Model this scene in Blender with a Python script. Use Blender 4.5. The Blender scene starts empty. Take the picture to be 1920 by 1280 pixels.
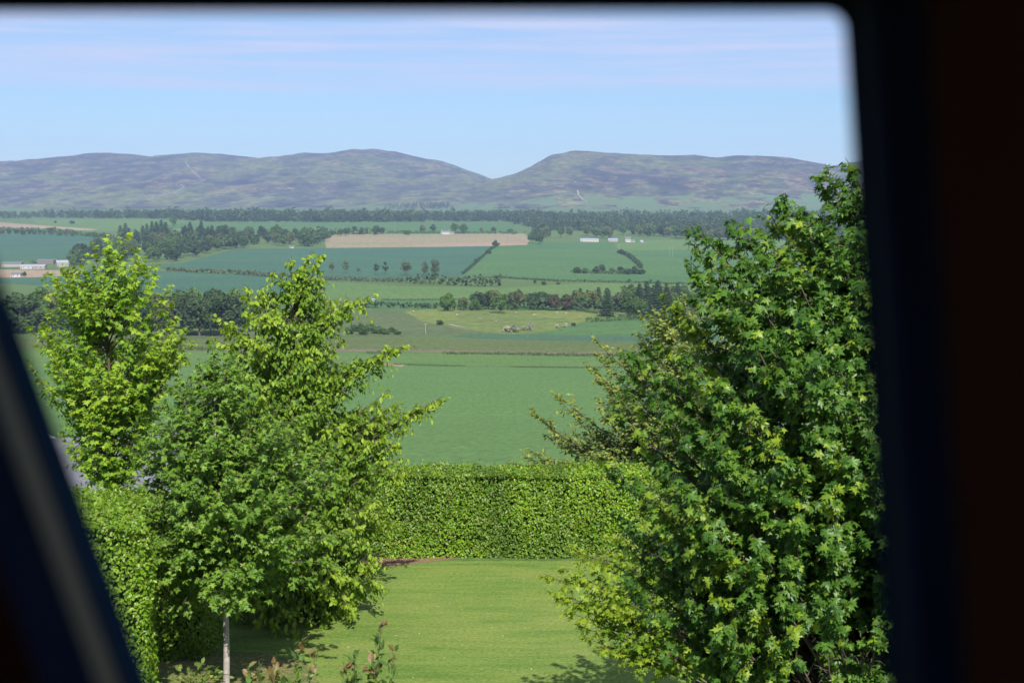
import bpy, math, random
import numpy as np
from mathutils import Vector, geometry
R = math.radians
sc = bpy.context.scene
col = sc.collection
F = 2667.0                      # focal length in photo pixels (1920 wide)
CZ = 8.0                        # eye height above the lawn
PITCH = math.atan(260 / F)
SUN_AZ, SUN_EL = R(169), R(42)  # azimuth clockwise from +Y
SUNV = Vector((math.sin(SUN_AZ) * math.cos(SUN_EL), math.cos(SUN_AZ) * math.cos(SUN_EL), math.sin(SUN_EL)))

# ------------------------------------------------------------------ helpers
def link(o, parent=None):
    col.objects.link(o)
    if parent is not None: o.parent = parent
    return o
def tag(o, label=None, cat=None, group=None, kind=None):
    if label: o['label'] = label
    if cat: o['category'] = cat
    if group: o['group'] = group
    if kind: o['kind'] = kind
    return o
def empty(name, loc=(0, 0, 0), rz=0.0):
    o = bpy.data.objects.new(name, None); o.location = loc; o.rotation_euler = (0, 0, rz)
    o.empty_display_size = 0.3
    return link(o)
def mesh_np(name, V, tot, loops, mats=(), mi=None, smooth=False, attr=None):
    me = bpy.data.meshes.new(name)
    V = np.asarray(V, np.float32); tot = np.asarray(tot, np.int32); loops = np.asarray(loops, np.int32)
    me.vertices.add(len(V)); me.vertices.foreach_set('co', V.ravel())
    me.loops.add(len(loops)); me.loops.foreach_set('vertex_index', loops)
    me.polygons.add(len(tot))
    st = np.zeros(len(tot), np.int32); st[1:] = np.cumsum(tot)[:-1]
    me.polygons.foreach_set('loop_start', st); me.polygons.foreach_set('loop_total', tot)
    for m in mats: me.materials.append(m)
    if mi is not None: me.polygons.foreach_set('material_index', np.asarray(mi, np.int32))
    me.polygons.foreach_set('use_smooth', np.full(len(tot), smooth))
    me.update(calc_edges=True); me.validate()
    if attr:
        for k, v in attr.items():
            a = me.attributes.new(k, 'FLOAT', 'POINT'); a.data.foreach_set('value', np.asarray(v, np.float32))
    return me
def obj(name, me, parent=None, loc=None):
    o = bpy.data.objects.new(name, me)
    if loc is not None: o.location = loc
    return link(o, parent)
class MB:
    """collects polygons for one mesh"""
    def __init__(s): s.v = []; s.f = []; s.m = []
    def add(s, vs, fs, m=0):
        b = len(s.v); s.v += [tuple(p) for p in vs]; s.f += [[b + i for i in f] for f in fs]; s.m += [m] * len(fs)
    def box(s, x0, x1, y0, y1, z0, z1, m=0):
        s.add([(x0,y0,z0),(x1,y0,z0),(x1,y1,z0),(x0,y1,z0),(x0,y0,z1),(x1,y0,z1),(x1,y1,z1),(x0,y1,z1)],
              [(0,3,2,1),(4,5,6,7),(0,1,5,4),(1,2,6,5),(2,3,7,6),(3,0,4,7)], m)
    def tube(s, pts, rad, n=6, m=0, cap=True):
        pts = [Vector(p) for p in pts]; rings = []
        for i, p in enumerate(pts):
            t = (pts[min(i+1, len(pts)-1)] - pts[max(i-1, 0)]).normalized()
            a = t.cross(Vector((0.31, 0.95, 0.12))).normalized(); b = t.cross(a)
            rings.append([p + (a*math.cos(2*math.pi*k/n) + b*math.sin(2*math.pi*k/n)) * rad[i] for k in range(n)])
        vs = [q for r in rings for q in r]; fs = []
        for i in range(len(pts)-1):
            for k in range(n):
                fs.append((i*n+k, i*n+(k+1) % n, (i+1)*n+(k+1) % n, (i+1)*n+k))
        if cap: fs.append(tuple(range((len(pts)-1)*n, len(pts)*n)))
        s.add(vs, fs, m)
    def mesh(s, name, mats, smooth=False):
        return mesh_np(name, s.v, [len(f) for f in s.f], [i for f in s.f for i in f], mats, s.m, smooth)

# value noise
def _h(ix, iy, seed):
    n = (ix.astype(np.int64) * 374761393 + iy.astype(np.int64) * 668265263 + seed * 982451653) & 0x7fffffff
    n = ((n ^ (n >> 13)) * 1274126177) & 0x7fffffff
    return ((n ^ (n >> 16)) & 0xffff) / 65535.0
def vnoise(x, y, seed=0):
    x = np.asarray(x, float); y = np.asarray(y, float)
    ix = np.floor(x); iy = np.floor(y); fx = x-ix; fy = y-iy
    fx = fx*fx*(3-2*fx); fy = fy*fy*(3-2*fy)
    a = _h(ix, iy, seed); b = _h(ix+1, iy, seed); c = _h(ix, iy+1, seed); d = _h(ix+1, iy+1, seed)
    return (a*(1-fx)+b*fx)*(1-fy) + (c*(1-fx)+d*fx)*fy
def fbm(x, y, oct=5, seed=0, ridged=False):
    s = 0; a = .5; t = 0
    for k in range(oct):
        n = vnoise(x*2**k, y*2**k, seed+k)
        if ridged: n = 1-abs(2*n-1)
        s = s+a*n; t += a; a *= .5
    return s/t

# ------------------------------------------------------------------ materials
class NT:
    def __init__(s, name):
        s.m = bpy.data.materials.new(name); s.m.use_nodes = True
        s.t = s.m.node_tree; s.t.nodes.clear(); s.out = s.n('ShaderNodeOutputMaterial')
    def n(s, typ, **kw):
        nd = s.t.nodes.new(typ)
        for k, v in kw.items():
            if k.startswith('_'): setattr(nd, k[1:], v)
            else:
                key = int(k[1:]) if k[0] == 'i' and k[1:].isdigit() else k.replace('_', ' ')
                if hasattr(v, 'is_output'): s.t.links.new(v, nd.inputs[key])
                else: nd.inputs[key].default_value = v
        return nd
    def ramp(s, fac, stops, mode='LINEAR'):
        r = s.n('ShaderNodeValToRGB'); r.color_ramp.interpolation = mode
        e = r.color_ramp.elements
        while len(e) < len(stops): e.new(0.5)
        for i, (p, c) in enumerate(stops): e[i].position = p; e[i].color = (*c, 1) if len(c) == 3 else c
        s.t.links.new(fac, r.inputs[0]); return r.outputs[0]
    def mix(s, fac, a, b, blend='MIX'):
        m = s.n('ShaderNodeMix', _data_type='RGBA', _blend_type=blend)
        for k, v in ((0, fac), (6, a), (7, b)):
            if hasattr(v, 'is_output'): s.t.links.new(v, m.inputs[k])
            else: m.inputs[k].default_value = v if k == 0 else ((*v, 1) if len(v) == 3 else v)
        return m.outputs[2]
    def noise(s, vec, scale, detail=4, rough=.55):
        n = s.n('ShaderNodeTexNoise', Scale=scale, Detail=detail, Roughness=rough)
        if vec is not None: s.t.links.new(vec, n.inputs['Vector'])
        return n.outputs['Fac']
    def pos(s, scale=(1, 1, 1), rot=(0, 0, 0), obj=False):
        g = s.n('ShaderNodeTexCoord').outputs['Object'] if obj else s.n('ShaderNodeNewGeometry').outputs['Position']
        mp = s.n('ShaderNodeMapping'); s.t.links.new(g, mp.inputs['Vector'])
        mp.inputs['Scale'].default_value = scale; mp.inputs['Rotation'].default_value = rot
        return mp.outputs[0]
    def done(s, colr, rough=.8, spec=.3, bump=None, bstr=.3, bdist=.05, metal=0):
        b = s.n('ShaderNodeBsdfPrincipled', Roughness=rough, Metallic=metal)
        b.inputs['Specular IOR Level'].default_value = spec
        if hasattr(colr, 'is_output'): s.t.links.new(colr, b.inputs['Base Color'])
        else: b.inputs['Base Color'].default_value = (*colr, 1)
        if bump is not None:
            bp = s.n('ShaderNodeBump', Strength=bstr, Distance=bdist, Height=bump)
            s.t.links.new(bp.outputs[0], b.inputs['Normal'])
        s.t.links.new(b.outputs[0], s.out.inputs[0]); return s.m
def plain(name, c, rough=.7, spec=.3, var=.25, scale=3, metal=0, bump=.15):
    t = NT(name); p = t.pos(obj=True); n = t.noise(p, scale, 6, .6)
    lo = tuple(x*(1-var) for x in c); hi = tuple(min(1, x*(1+var)) for x in c)
    return t.done(t.ramp(n, [(.3, lo), (.7, hi)]), rough, spec, n, bump, .01, metal)
def leafmat(name, stops, trans=.35, rough=.5, spec=.35, fresh=None, patch=None, pscale=.8, objrand=0, tint=None):
    """leaf colours vary leaf by leaf; 'fresh' = colour of young leaves (point attribute)"""
    t = NT(name); g = t.n('ShaderNodeNewGeometry')
    c = t.ramp(g.outputs['Random Per Island'], stops)
    if patch:
        pn = t.noise(t.pos(), pscale, 3, .6)
        f = t.ramp(pn, [(.42, (0, 0, 0)), (.58, (1, 1, 1))])
        c = t.mix(f, c, patch)
    if fresh:
        a = t.n('ShaderNodeAttribute', _attribute_name='fresh')
        c = t.mix(a.outputs['Fac'], c, fresh)
    if objrand:
        oi = t.n('ShaderNodeObjectInfo')
        k = t.ramp(oi.outputs['Random'], [(0, (1-objrand,)*3), (.5, (1, 1, 1)), (1, (1+objrand, 1+objrand*.7, 1-objrand*.3))])
        c = t.mix(1.0, c, k, 'MULTIPLY')
    b = t.n('ShaderNodeBsdfPrincipled', Base_Color=c, Roughness=rough)
    b.inputs['Specular IOR Level'].default_value = spec
    tc = t.mix(1.0, c, (1.25, 1.2, .55), 'MULTIPLY')
    tr = t.n('ShaderNodeBsdfTranslucent', Color=tc)
    m = t.n('ShaderNodeMixShader', Fac=trans)
    t.t.links.new(b.outputs[0], m.inputs[1]); t.t.links.new(tr.outputs[0], m.inputs[2])
    t.t.links.new(m.outputs[0], t.out.inputs[0]); return t.m
def field_mat(name, c1, c2, big=40, fine=1.2, rows=0, rot=0, c3=None, contrast=.5, drill=(1, 1, 1), grain=.6, bump=.8):
    t = NT(name); p = t.pos(drill); ps = t.pos((1/big, 2.2/big, 1/big), (0, 0, rot))
    n1 = t.noise(ps, 1, 5, .6); n2 = t.noise(p, 1/fine, 5, .7)
    lo, hi = .5-contrast*.35, .5+contrast*.35
    c = t.ramp(n1, [(lo, c1), (hi, c2)] if not c3 else [(lo, c1), (.5, c2), (hi+.08, c3)])
    g = t.ramp(n2, [(.32, (grain, grain+.02, grain)), (.68, (1.98-grain, 1.96-grain, 1.98-grain))])
    c = t.mix(1.0, c, g, 'MULTIPLY')
    if rows:
        w = t.n('ShaderNodeTexWave', Vector=t.pos((1, 1, 0), (0, 0, rot)), Scale=.31/rows, Distortion=.6, Detail=1)
        c = t.mix(.5, c, t.mix(1.0, c, t.ramp(w.outputs['Fac'], [(.0, (1.12,)*3), (.16, (.97,)*3), (1, (.93,)*3)]), 'MULTIPLY'))
    return t.done(c, .95, .1, n2 if bump else None, bump, .25)
# ------------------------------------------------------------------ terrain
def slope(py): return math.tan(math.atan((py-640)/F) + PITCH)
TAB = [(875, 110), (785, 240), (691, 440), (667, 520), (632, 640), (592, 800), (559, 1000), (520, 1300),
       (483, 1700), (450, 2200), (424, 2800), (408, 3500), (398.5, 4500), (392, 5600)]
TD = [-50, 36, 50, 75] + [d for _, d in TAB] + [7000, 12000]
TZ = [0, 0, -2.0, -6.6] + [CZ-d*slope(py) for py, d in TAB] + [-14, -14]
TD = np.array(TD, float); TZ = np.array(TZ, float)
# hill ridges: photo silhouette turned into a height profile at the distance of each ridge
def ridge(pts, yr):
    xs = []; zs = []
    for px, py in pts:
        s = slope(py); fy = math.cos(PITCH) - math.sin(PITCH)*(py-640)/F
        xs.append((px-960)/F*yr/fy); zs.append(CZ-s*yr)
    return np.array(xs), np.array(zs)
LX, LZ = ridge([(-900,300),(-500,340),(-200,335),(0,318),(50,303),(110,297),(160,291),(205,287),(240,288),(285,294),(330,289),(375,287),(420,291),
    (485,296),(520,293),(570,287),(620,288),(660,282),(700,280),(740,284),(770,292),(830,303),(855,312),(925,338),(1000,352),(1200,372),(1500,384),(2600,388)], 8800)
RX, RZ = ridge([(300,396),(600,393),(700,382),(770,368),(860,352),(925,337),(962,328),(1000,312),(1030,293),(1075,283),(1140,286),(1170,290),
    (1250,292),(1300,291),(1350,297),(1400,292),(1470,295),(1500,300),(1545,315),(1600,305),(1700,290),(1900,300),(2300,330),(2900,300)], 7700)
def hill(x, y, X, Z, yr, y0, seed):
    top = np.interp(x, X, Z)
    t = np.clip((y-y0)/(yr-y0), 0, 1); b = np.clip((y-yr)/1800, 0, 1)
    w = .5*t**1.35 + .5*(t*t*(3-2*t))
    g = fbm(x/650+seed, y/1500, 5, seed, True)-.5
    g2 = fbm(x/170+seed, y/420, 4, seed+5, True)-.5
    h = (top+16)*(w*(1-b*b)) + (g*105*(t*(1-t)*4)+g2*42*np.minimum(1, t*2)*(1-.7*t))*np.clip(top/200, .1, 1) + 10*(fbm(x/90+seed, y/300, 3, seed+9)-.5)*t
    return h-16
def zfun(x, y):
    x = np.asarray(x, float); y = np.asarray(y, float)
    z = np.interp(y, TD, TZ)
    k = np.clip((y-150)/600, 0, 1)
    z = z + k*(.0009*np.minimum(y, 3500)*np.sin(x/190+1+y/900) + .0006*np.minimum(y, 3500)*np.sin(x/77+y/260))
    far = y > 5200
    if np.any(far):
        xf, yf = np.broadcast_to(x, z.shape)[far], np.broadcast_to(y, z.shape)[far]
        hh = np.maximum(hill(xf, yf, LX, LZ, 8800, 5900, 3), hill(xf, yf, RX, RZ, 7700, 5300, 11))
        z = z.copy(); z[far] = np.maximum(z[far], hh+0*xf)
    return z
YS = np.exp(np.linspace(math.log(20), math.log(10500), 2600))
def ray(px, py):
    u = (px-960)/F; v = -(py-640)/F; c, s = math.cos(PITCH), math.sin(PITCH)
    return Vector((u, c+v*s, v*c-s))
def at_depth(px, py, y):
    d = ray(px, py); return Vector((0, 0, CZ)) + d*(y/d.y)
def P(px, py):
    """where the line of sight meets the land"""
    d = ray(px, py); k = YS/d.y
    x = d.x*k; zr = CZ+d.z*k; zt = zfun(x, YS)
    i = np.argmax(zt >= zr)
    if zt[i] < zr[i]: i = len(YS)-1
    if i > 0:
        a = zr[i-1]-zt[i-1]; b = zt[i]-zr[i]; f = a/(a+b) if a+b > 0 else 0
        y = YS[i-1]*(1-f)+YS[i]*f
    else: y = YS[0]
    xx = d.x*y/d.y
    return Vector((xx, y, float(zfun(np.array([xx]), np.array([y]))[0])))
def zat(x, y): return float(zfun(np.array([x], float), np.array([y], float))[0])

FIELDS = []   # (name, label, material, world polygon) painter's order
def dens(pts, step=25, closed=True):
    out = []
    n = len(pts)
    for i in range(n if closed else n-1):
        a, b = pts[i], pts[(i+1) % n]
        k = max(1, int(math.hypot(b[0]-a[0], b[1]-a[1])/step))
        out += [(a[0]+(b[0]-a[0])*j/k, a[1]+(b[1]-a[1])*j/k) for j in range(k)]
    if not closed: out.append(pts[-1])
    return out
def field(label, mat, pts, name='field'):
    w = []
    for p in dens(pts):
        q = P(*p); w.append((q.x, q.y))
    FIELDS.append((name, label, mat, w))

G = dict
M = {}
M['farmland'] = field_mat('farmland grass', (.075,.125,.038), (.095,.145,.045), 220)
M['front'] = field_mat('young wheat', (.083,.158,.048), (.094,.172,.053), 30, .8, contrast=.9, drill=(1, .3, 1), grain=.72, bump=0)
M['strip'] = field_mat('field strip', (.085,.155,.045), (.105,.175,.048), 40)
M['olive'] = field_mat('olive crop', (.085,.115,.04), (.10,.13,.045), 60, 2)
M['olive2'] = field_mat('rough grass', (.08,.115,.045), (.10,.125,.055), 60, 3)
M['darkcrop'] = field_mat('blue green crop', (.055,.11,.06), (.062,.125,.062), 120, 2)
M['blue1'] = field_mat('blue green barley', (.043,.103,.063), (.056,.122,.066), 160, 3, rows=24, rot=.5)
M['green1'] = field_mat('bright pasture', (.055,.125,.044), (.078,.148,.046), 160, 3, rows=28, rot=1.1)
M['green2'] = field_mat('mown pasture', (.08,.15,.042), (.105,.165,.048), 120, 3)
M['past'] = field_mat('grazed pasture', (.075,.14,.04), (.13,.165,.045), 60, 4, c3=(.10,.13,.05))
M['yel'] = field_mat('yellow pasture', (.13,.17,.04), (.16,.185,.055), 70, 4)
M['tan'] = field_mat('bare soil', (.25,.185,.125), (.30,.225,.15), 200, 4)
M['tang'] = field_mat('sprouting soil', (.19,.20,.10), (.25,.20,.125), 260, 5, c3=(.20,.21,.11))
M['verge'] = field_mat('dry verge', (.11,.11,.055), (.17,.15,.09), 20, 1)

field('dark blue green field of young cereal in the middle of the valley', M['blue1'], [(300,503),(270,496),(345,493),(440,467),(610,465),(935,459),(915,470),(895,490),(868,518),(760,524),(620,526),(450,513)])
field('wide bright green field on the right of the diagonal hedgerow', M['green1'], [(868,518),(895,490),(915,470),(935,459),(1000,452),(1150,452),(1240,449),(1500,455),(1700,470),(1700,545),(1290,533),(1110,527),(990,524)])
field('pale green field above the curved hedge line', M['green2'], [(1160,470),(1320,468),(1500,470),(1500,452),(1240,450),(1150,456)])
field('blue green field behind the left hand wood', M['blue1'], [(-200,520),(-200,500),(300,508),(450,514),(620,528),(590,540),(570,552),(300,548)])
field('light green field beyond the row of large trees', M['green2'], [(570,552),(590,534),(620,528),(760,537),(940,540),(1110,530),(1290,534),(1700,545),(1700,575),(1300,566),(1000,566),(690,566)])
field('bright pasture strip behind the oaks', M['green1'], [(640,572),(690,562),(900,566),(1100,566),(1100,580),(640,580)])
field('rough olive grass field on the left of the pasture', M['olive2'], [(300,634),(460,600),(600,577),(760,582),(840,612),(980,628),(640,634)])
field('grazed pasture dotted with hawthorn blossom', M['past'], [(760,582),(830,579),(1000,581),(1180,588),(1110,601),(1040,618),(960,628),(860,616),(790,603)])
field('yellow patch of grass at the left of the pasture', M['yel'], [(760,586),(800,580),(860,582),(850,600),(800,604)])
field('yellow dry grass bank under the wood', M['yel'], [(1040,583),(1120,588),(1105,600),(1070,606),(1060,596),(960,592)])  # patch in the same yellow grass colour as the pasture patch
field('rounded green field right of the pasture', M['green1'], [(1010,626),(1060,612),(1110,603),(1200,598),(1500,592),(1500,640),(1180,636),(1000,632)])
field('dark blue green strip of crop below the pasture', M['darkcrop'], [(840,631),(900,625),(1010,627),(1180,630),(1500,632),(1500,646),(1100,641),(930,637)])
field('olive brown crop strip in front of the pasture', M['olive'], [(-300,634),(300,632),(640,631),(900,635),(1100,640),(1500,644),(1500,662),(1100,660),(640,655),(300,653),(-300,652)])
field('dry grass verge along the bottom of the olive strip', M['verge'], [(300,654),(640,654),(1100,659),(1500,662),(1500,666),(1100,664),(640,659),(300,657)])
field('light green strip above the near field', M['strip'], [(-300,658),(300,658),(640,660),(1100,666),(1500,668),(1500,690),(1110,688),(760,684),(640,681),(300,690),(-300,690)])
field('wide near field of young wheat behind the hedge', M['front'], [(-600,690),(300,690),(640,683),(760,686),(1110,690),(1500,692),(2300,700),(2300,874),(-600,874)])
field('lighter patch at the left of the near field', M['green2'], [(240,735),(300,700),(400,692),(440,700),(400,728),(330,745)])
field('bare tan field corner', M['tan'], [(715,683),(728,680),(762,684),(752,687)])
field('long pinkish tan ploughed field below the far woods', M['tang'], [(606,441),(640,439),(985,438),(993,450),(985,459),(800,463),(612,465)])
field('pink bare soil at the right end of the ploughed field', M['tan'], [(760,461),(830,456),(930,453),(993,451),(988,459),(930,461),(800,463)])
field('pale green field under the far left forest', M['green2'], [(60,412),(280,411),(420,420),(420,434),(180,432),(70,420)])
field('thin tan field at the far left', M['tan'], [(-100,416),(0,417),(100,424),(185,430),(170,432),(0,429),(-100,428)])
field('blue green field above the farmyard', M['blue1'], [(-200,433),(0,435),(190,441),(200,458),(150,486),(0,490),(-200,488)])
field('pale green field beside the far forest', M['green1'], [(300,424),(340,418),(500,417),(720,417),(970,418),(960,436),(720,436),(600,438),(400,440)])
field('pale yellow field glimpsed between the conifers', M['yel'], [(316,430),(344,430),(344,441),(316,441)])
field('bare pink soil field next to the farmyard', M['tan'], [(-200,506),(0,505),(155,507),(150,516),(60,520),(-200,522)])
M['tan2'] = M['tan']
def inpoly(x, y, poly):
    px = np.array([p[0] for p in poly]); py = np.array([p[1] for p in poly])
    x = np.asarray(x); y = np.asarray(y); c = np.zeros(x.shape, bool); j = len(poly)-1
    for i in range(len(poly)):
        yi, yj, xi, xj = py[i], py[j], px[i], px[j]
        if yi != yj:
            c ^= ((yi > y) != (yj > y)) & (x < (xj-xi)*(y-yi)/(yj-yi)+xi)
        j = i
    return c
# lawn and border beds, in metres
t = NT('lawn grass'); p = t.pos()
n1 = t.noise(t.pos((.35, 2.6, 1), (0, 0, .08)), 1, 7, .72); n2 = t.noise(p, 14, 6, .75); n3 = t.noise(t.pos((.5, .9, 1)), .9, 4, .6)
c = t.ramp(n1, [(.38, (.115,.215,.038)), (.62, (.20,.285,.062))])
c = t.mix(t.ramp(n3, [(.45, (0,0,0)), (.75, (1,1,1))]), c, (.24,.295,.075))
c = t.mix(1.0, c, t.ramp(n2, [(.3, (.55,.58,.5)), (.7, (1.35,1.3,1.3))]), 'MULTIPLY')
M['lawn'] = t.done(c, .9, .15, n2, 1.0, .06)
t = NT('leaf litter'); p = t.pos()
n2 = t.noise(p, 9, 6, .8); n3 = t.noise(p, 1.3, 3)
c = t.ramp(n2, [(.35, (.07,.10,.03)), (.5, (.13,.15,.05)), (.57, (.30,.20,.10)), (.7, (.38,.27,.15))])
M['litter'] = t.done(t.mix(t.ramp(n3, [(.4, (0,0,0)), (.6, (.6,.6,.6))]), c, (.09,.15,.035)), .9, .15, n2, .8, .05)
M['soil'] = plain('border soil', (.19,.12,.08), .95, .1, .45, 14, bump=.8)
FIELDS.append(('lawn', 'mown garden lawn', M['lawn'], [(-9,-7),(13,-7),(13,31.3),(-9,31.3)]))
FIELDS.append(('ground', 'lawn strewn with dry leaves and petals under the trees', M['litter'], [(-6.4,20.5),(-3.4,20.5),(-3.3,23.3),(-3.6,24.2),(-4.5,24.8),(-6.4,25.0)]))
M['gravel'] = plain('pale pinkish gravel', (.62,.56,.53), .9, .1, .12, 30, bump=.3)
FIELDS.append(('path', 'pale pinkish gravel drive glimpsed under the sycamore', M['gravel'], [(4.1,16),(12.9,16),(12.9,28.6),(5.6,28.6),(4.6,26),(4.1,22)]))
FIELDS.append(('soil_bed', 'bare earth border at the foot of the hedge', M['soil'], [(-9,30.4),(-3.4,30.7),(-2.4,30.95),(-1.7,31.3),(-1.1,31.6),(-.8,33.2),(-9,33.2)]))

def build_ground():
    uv = []; K = 60.0
    fwd = lambda x, y: (x/(y+K), math.log(y+K))
    us = np.linspace(-.85, .85, 69); vs = np.linspace(math.log(50), math.log(5900+K), 236)
    for j, v in enumerate(vs):
        for i, u in enumerate(us): uv.append(Vector((float(u), float(v))))
    n0 = len(uv); nu = len(us); edges = []
    for j in range(len(vs)-1): edges += [(j*nu, (j+1)*nu), (j*nu+nu-1, (j+1)*nu+nu-1)]
    for i in range(nu-1): edges += [(i, i+1), ((len(vs)-1)*nu+i, (len(vs)-1)*nu+i+1)]
    for _, _, _, poly in FIELDS:
        b = len(uv); m = len(poly)
        for (x, y) in poly:
            u, v = fwd(x, y); uv.append(Vector((min(.849, max(-.849, u)), min(vs[-1], max(vs[0], v)))))
        edges += [(b+i, b+(i+1) % m) for i in range(m)]
    V, E, Fc, _, _, _ = geometry.delaunay_2d_cdt(uv, edges, [], 1, 1e-7)
    V = np.array([(p.x, p.y) for p in V]); Y = np.exp(V[:, 1])-K; X = V[:, 0]*(Y+K)
    Z = zfun(X, Y); W = np.stack([X, Y, Z], 1)
    T = np.array([f for f in Fc if len(f) == 3], np.int64)
    cx, cy = X[T].mean(1), Y[T].mean(1); own = np.full(len(T), -1)
    for k, (_, _, _, poly) in enumerate(FIELDS): own[inpoly(cx, cy, poly)] = k
    for k in range(-1, len(FIELDS)):
        t = T[own == k]
        if len(t) == 0: continue
        ids, inv = np.unique(t.ravel(), return_inverse=True)
        if k < 0: nm, lb, mt = 'ground', 'rough green farmland between the fields', M['farmland']
        else: nm, lb, mt, _ = FIELDS[k]
        me = mesh_np(nm, W[ids], np.full(len(t), 3), inv.ravel(), [mt], smooth=True)
        tag(obj(nm, me), lb, 'ground', None, 'structure')
build_ground()

# hills
def build_hills():
    ys = np.arange(5150, 10600, 24.0); xs = np.arange(-5400, 5401, 24.0)
    X, Y = np.meshgrid(xs, ys); Z = zfun(X, Y)-np.where(Y < 5300, (5300-Y)*.04, 0)
    V = np.stack([X.ravel(), Y.ravel(), Z.ravel()], 1); nx = len(xs)
    inr = hill(V[:, 0], V[:, 1], RX, RZ, 7700, 5300, 11) >= hill(V[:, 0], V[:, 1], LX, LZ, 8800, 5900, 3); ny = len(ys)
    i = (np.arange(ny-1)[:, None]*nx+np.arange(nx-1)[None]).ravel()
    L = np.stack([i, i+1, i+nx+1, i+nx], 1).ravel()
    t = NT('moorland'); p = t.pos((1, .55, 2.2)); p2 = t.pos((1, .35, 5), (0, 0, .25))
    n1 = t.noise(p, 1/330, 8, .68); n2 = t.noise(p2, 1/150, 8, .7); n3 = t.noise(p2, 1/900, 6, .6)
    c = t.ramp(n1, [(.36, (.055,.07,.026)), (.45, (.068,.085,.032)), (.47, (.042,.036,.036)), (.53, (.055,.05,.045)), (.55, (.026,.023,.028)), (.64, (.024,.018,.023)), (.66, (.08,.08,.035))])
    c = t.mix(t.ramp(n2, [(.50, (0,0,0)), (.555, (1,1,1)), (.60, (.1,.1,.1))]), c, (.15,.11,.085))
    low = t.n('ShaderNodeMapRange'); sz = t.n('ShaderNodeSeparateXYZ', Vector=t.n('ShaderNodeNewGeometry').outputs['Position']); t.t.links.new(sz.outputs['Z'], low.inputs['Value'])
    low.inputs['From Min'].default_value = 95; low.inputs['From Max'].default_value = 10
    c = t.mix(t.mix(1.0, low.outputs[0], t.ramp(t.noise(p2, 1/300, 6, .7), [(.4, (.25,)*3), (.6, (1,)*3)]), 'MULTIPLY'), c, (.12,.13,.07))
    c = t.mix(t.ramp(n3, [(.52, (0,0,0)), (.55, (.7,.7,.7))]), c, (.095,.105,.04))
    c = t.mix(t.ramp(t.noise(p2, 1/120, 7, .7), [(.52, (0,0,0)), (.58, (.8,.8,.8))]), c, (.028,.022,.04))
    c = t.mix(1.0, c, t.ramp(t.noise(p2, 1/40, 6, .8), [(.38, (.45,)*3), (.62, (1.6,)*3)]), 'MULTIPLY')
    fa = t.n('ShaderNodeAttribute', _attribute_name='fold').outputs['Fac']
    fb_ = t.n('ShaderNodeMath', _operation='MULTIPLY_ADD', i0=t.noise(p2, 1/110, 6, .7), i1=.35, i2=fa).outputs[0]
    c = t.mix(1.0, c, t.ramp(fb_, [(.44, (.36,.33,.36)), (.58, (.72,.71,.64)), (.74, (1.2,1.2,.85))]), 'MULTIPLY')  # darker heather in hollows, pale grass ridges; also stands in for relief shading
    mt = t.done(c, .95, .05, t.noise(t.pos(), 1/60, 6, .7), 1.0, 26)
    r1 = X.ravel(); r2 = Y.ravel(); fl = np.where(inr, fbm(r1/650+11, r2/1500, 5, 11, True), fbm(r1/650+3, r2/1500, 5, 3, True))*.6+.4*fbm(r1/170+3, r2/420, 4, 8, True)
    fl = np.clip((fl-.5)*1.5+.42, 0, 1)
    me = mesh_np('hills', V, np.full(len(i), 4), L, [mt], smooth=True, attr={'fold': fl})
    tag(obj('hills', me), 'heather covered moorland hills along the horizon', 'hills', None, 'structure')
build_hills()
def ribbon(name, label, pts, w, mat, lift=1.0, cat='track'):
    q = [P(*p) for p in dens(pts, 6, False)]; mb = MB(); vs = []
    for i, p in enumerate(q):
        a = q[max(0, i-1)]; b = q[min(len(q)-1, i+1)]; d = (b-a); d.z = 0; d.normalize(); s = Vector((-d.y, d.x, 0))*w/2
        for e in (p+s, p-s): vs.append((e.x, e.y, zat(e.x, e.y)+lift))
    mb.add(vs, [(2*i, 2*i+1, 2*i+3, 2*i+2) for i in range(len(q)-1)])
    return tag(obj(name, mb.mesh(name, [mat])), label, cat, None, 'structure')
M['track'] = plain('gravel track', (.30,.25,.21), .95, .1, .2, .05)
ribbon('path', 'pale gravel track zigzagging down the left hill', [(348,303),(353,312),(364,324),(377,335),(385,338),(374,340)], 6, M['track'])
ribbon('path', 'pale track on the lower left hill', [(338,346),(346,351),(335,357),(315,364),(290,370),(276,376)], 5, M['track'])
ribbon('path', 'short pale track at the foot of the right hill', [(1083,357),(1085,366),(1092,374),(1102,379)], 6, M['track'])
ribbon('path', 'pale farm track crossing the pasture', [(842,608),(858,612),(872,614)], 2.2, M['track'], .15)
# ------------------------------------------------------------------ leaves and trees
def nrm(a): return a/np.maximum(np.linalg.norm(a, axis=-1, keepdims=True), 1e-9)
def tmpl(verts, faces):
    return np.array(verts, float), np.array([len(f) for f in faces]), np.array([i for f in faces for i in f])
_o = [(0,0),(.16,-.10),(.46,-.10),(.24,.14),(.68,.30),(.56,.44),(.20,.40),(.30,.64),(.14,.64),(0,1.05)]
_o = _o + [(-x, y) for x, y in _o[-2:0:-1]]
MAPLE = tmpl([(0,.28,0)] + [(x, y, -.35*x*x-.18*y*y) for x, y in _o], [(0, 1+i, 1+(i+1) % len(_o)) for i in range(len(_o))])
OVATE = tmpl([(0,0,0),(0,.5,-.03),(0,1,-.14),(.23,.25,.05),(.27,.6,.02),(-.23,.25,.05),(-.27,.6,.02)], [(0,3,4,1),(1,4,2),(0,1,6,5),(1,2,6)])
CLUMP = tmpl([(0,0,0),(.5,.3,.1),(.3,.9,-.12),(-.35,.8,.08),(-.5,.25,-.05)], [(0,1,2,3,4)])
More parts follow.
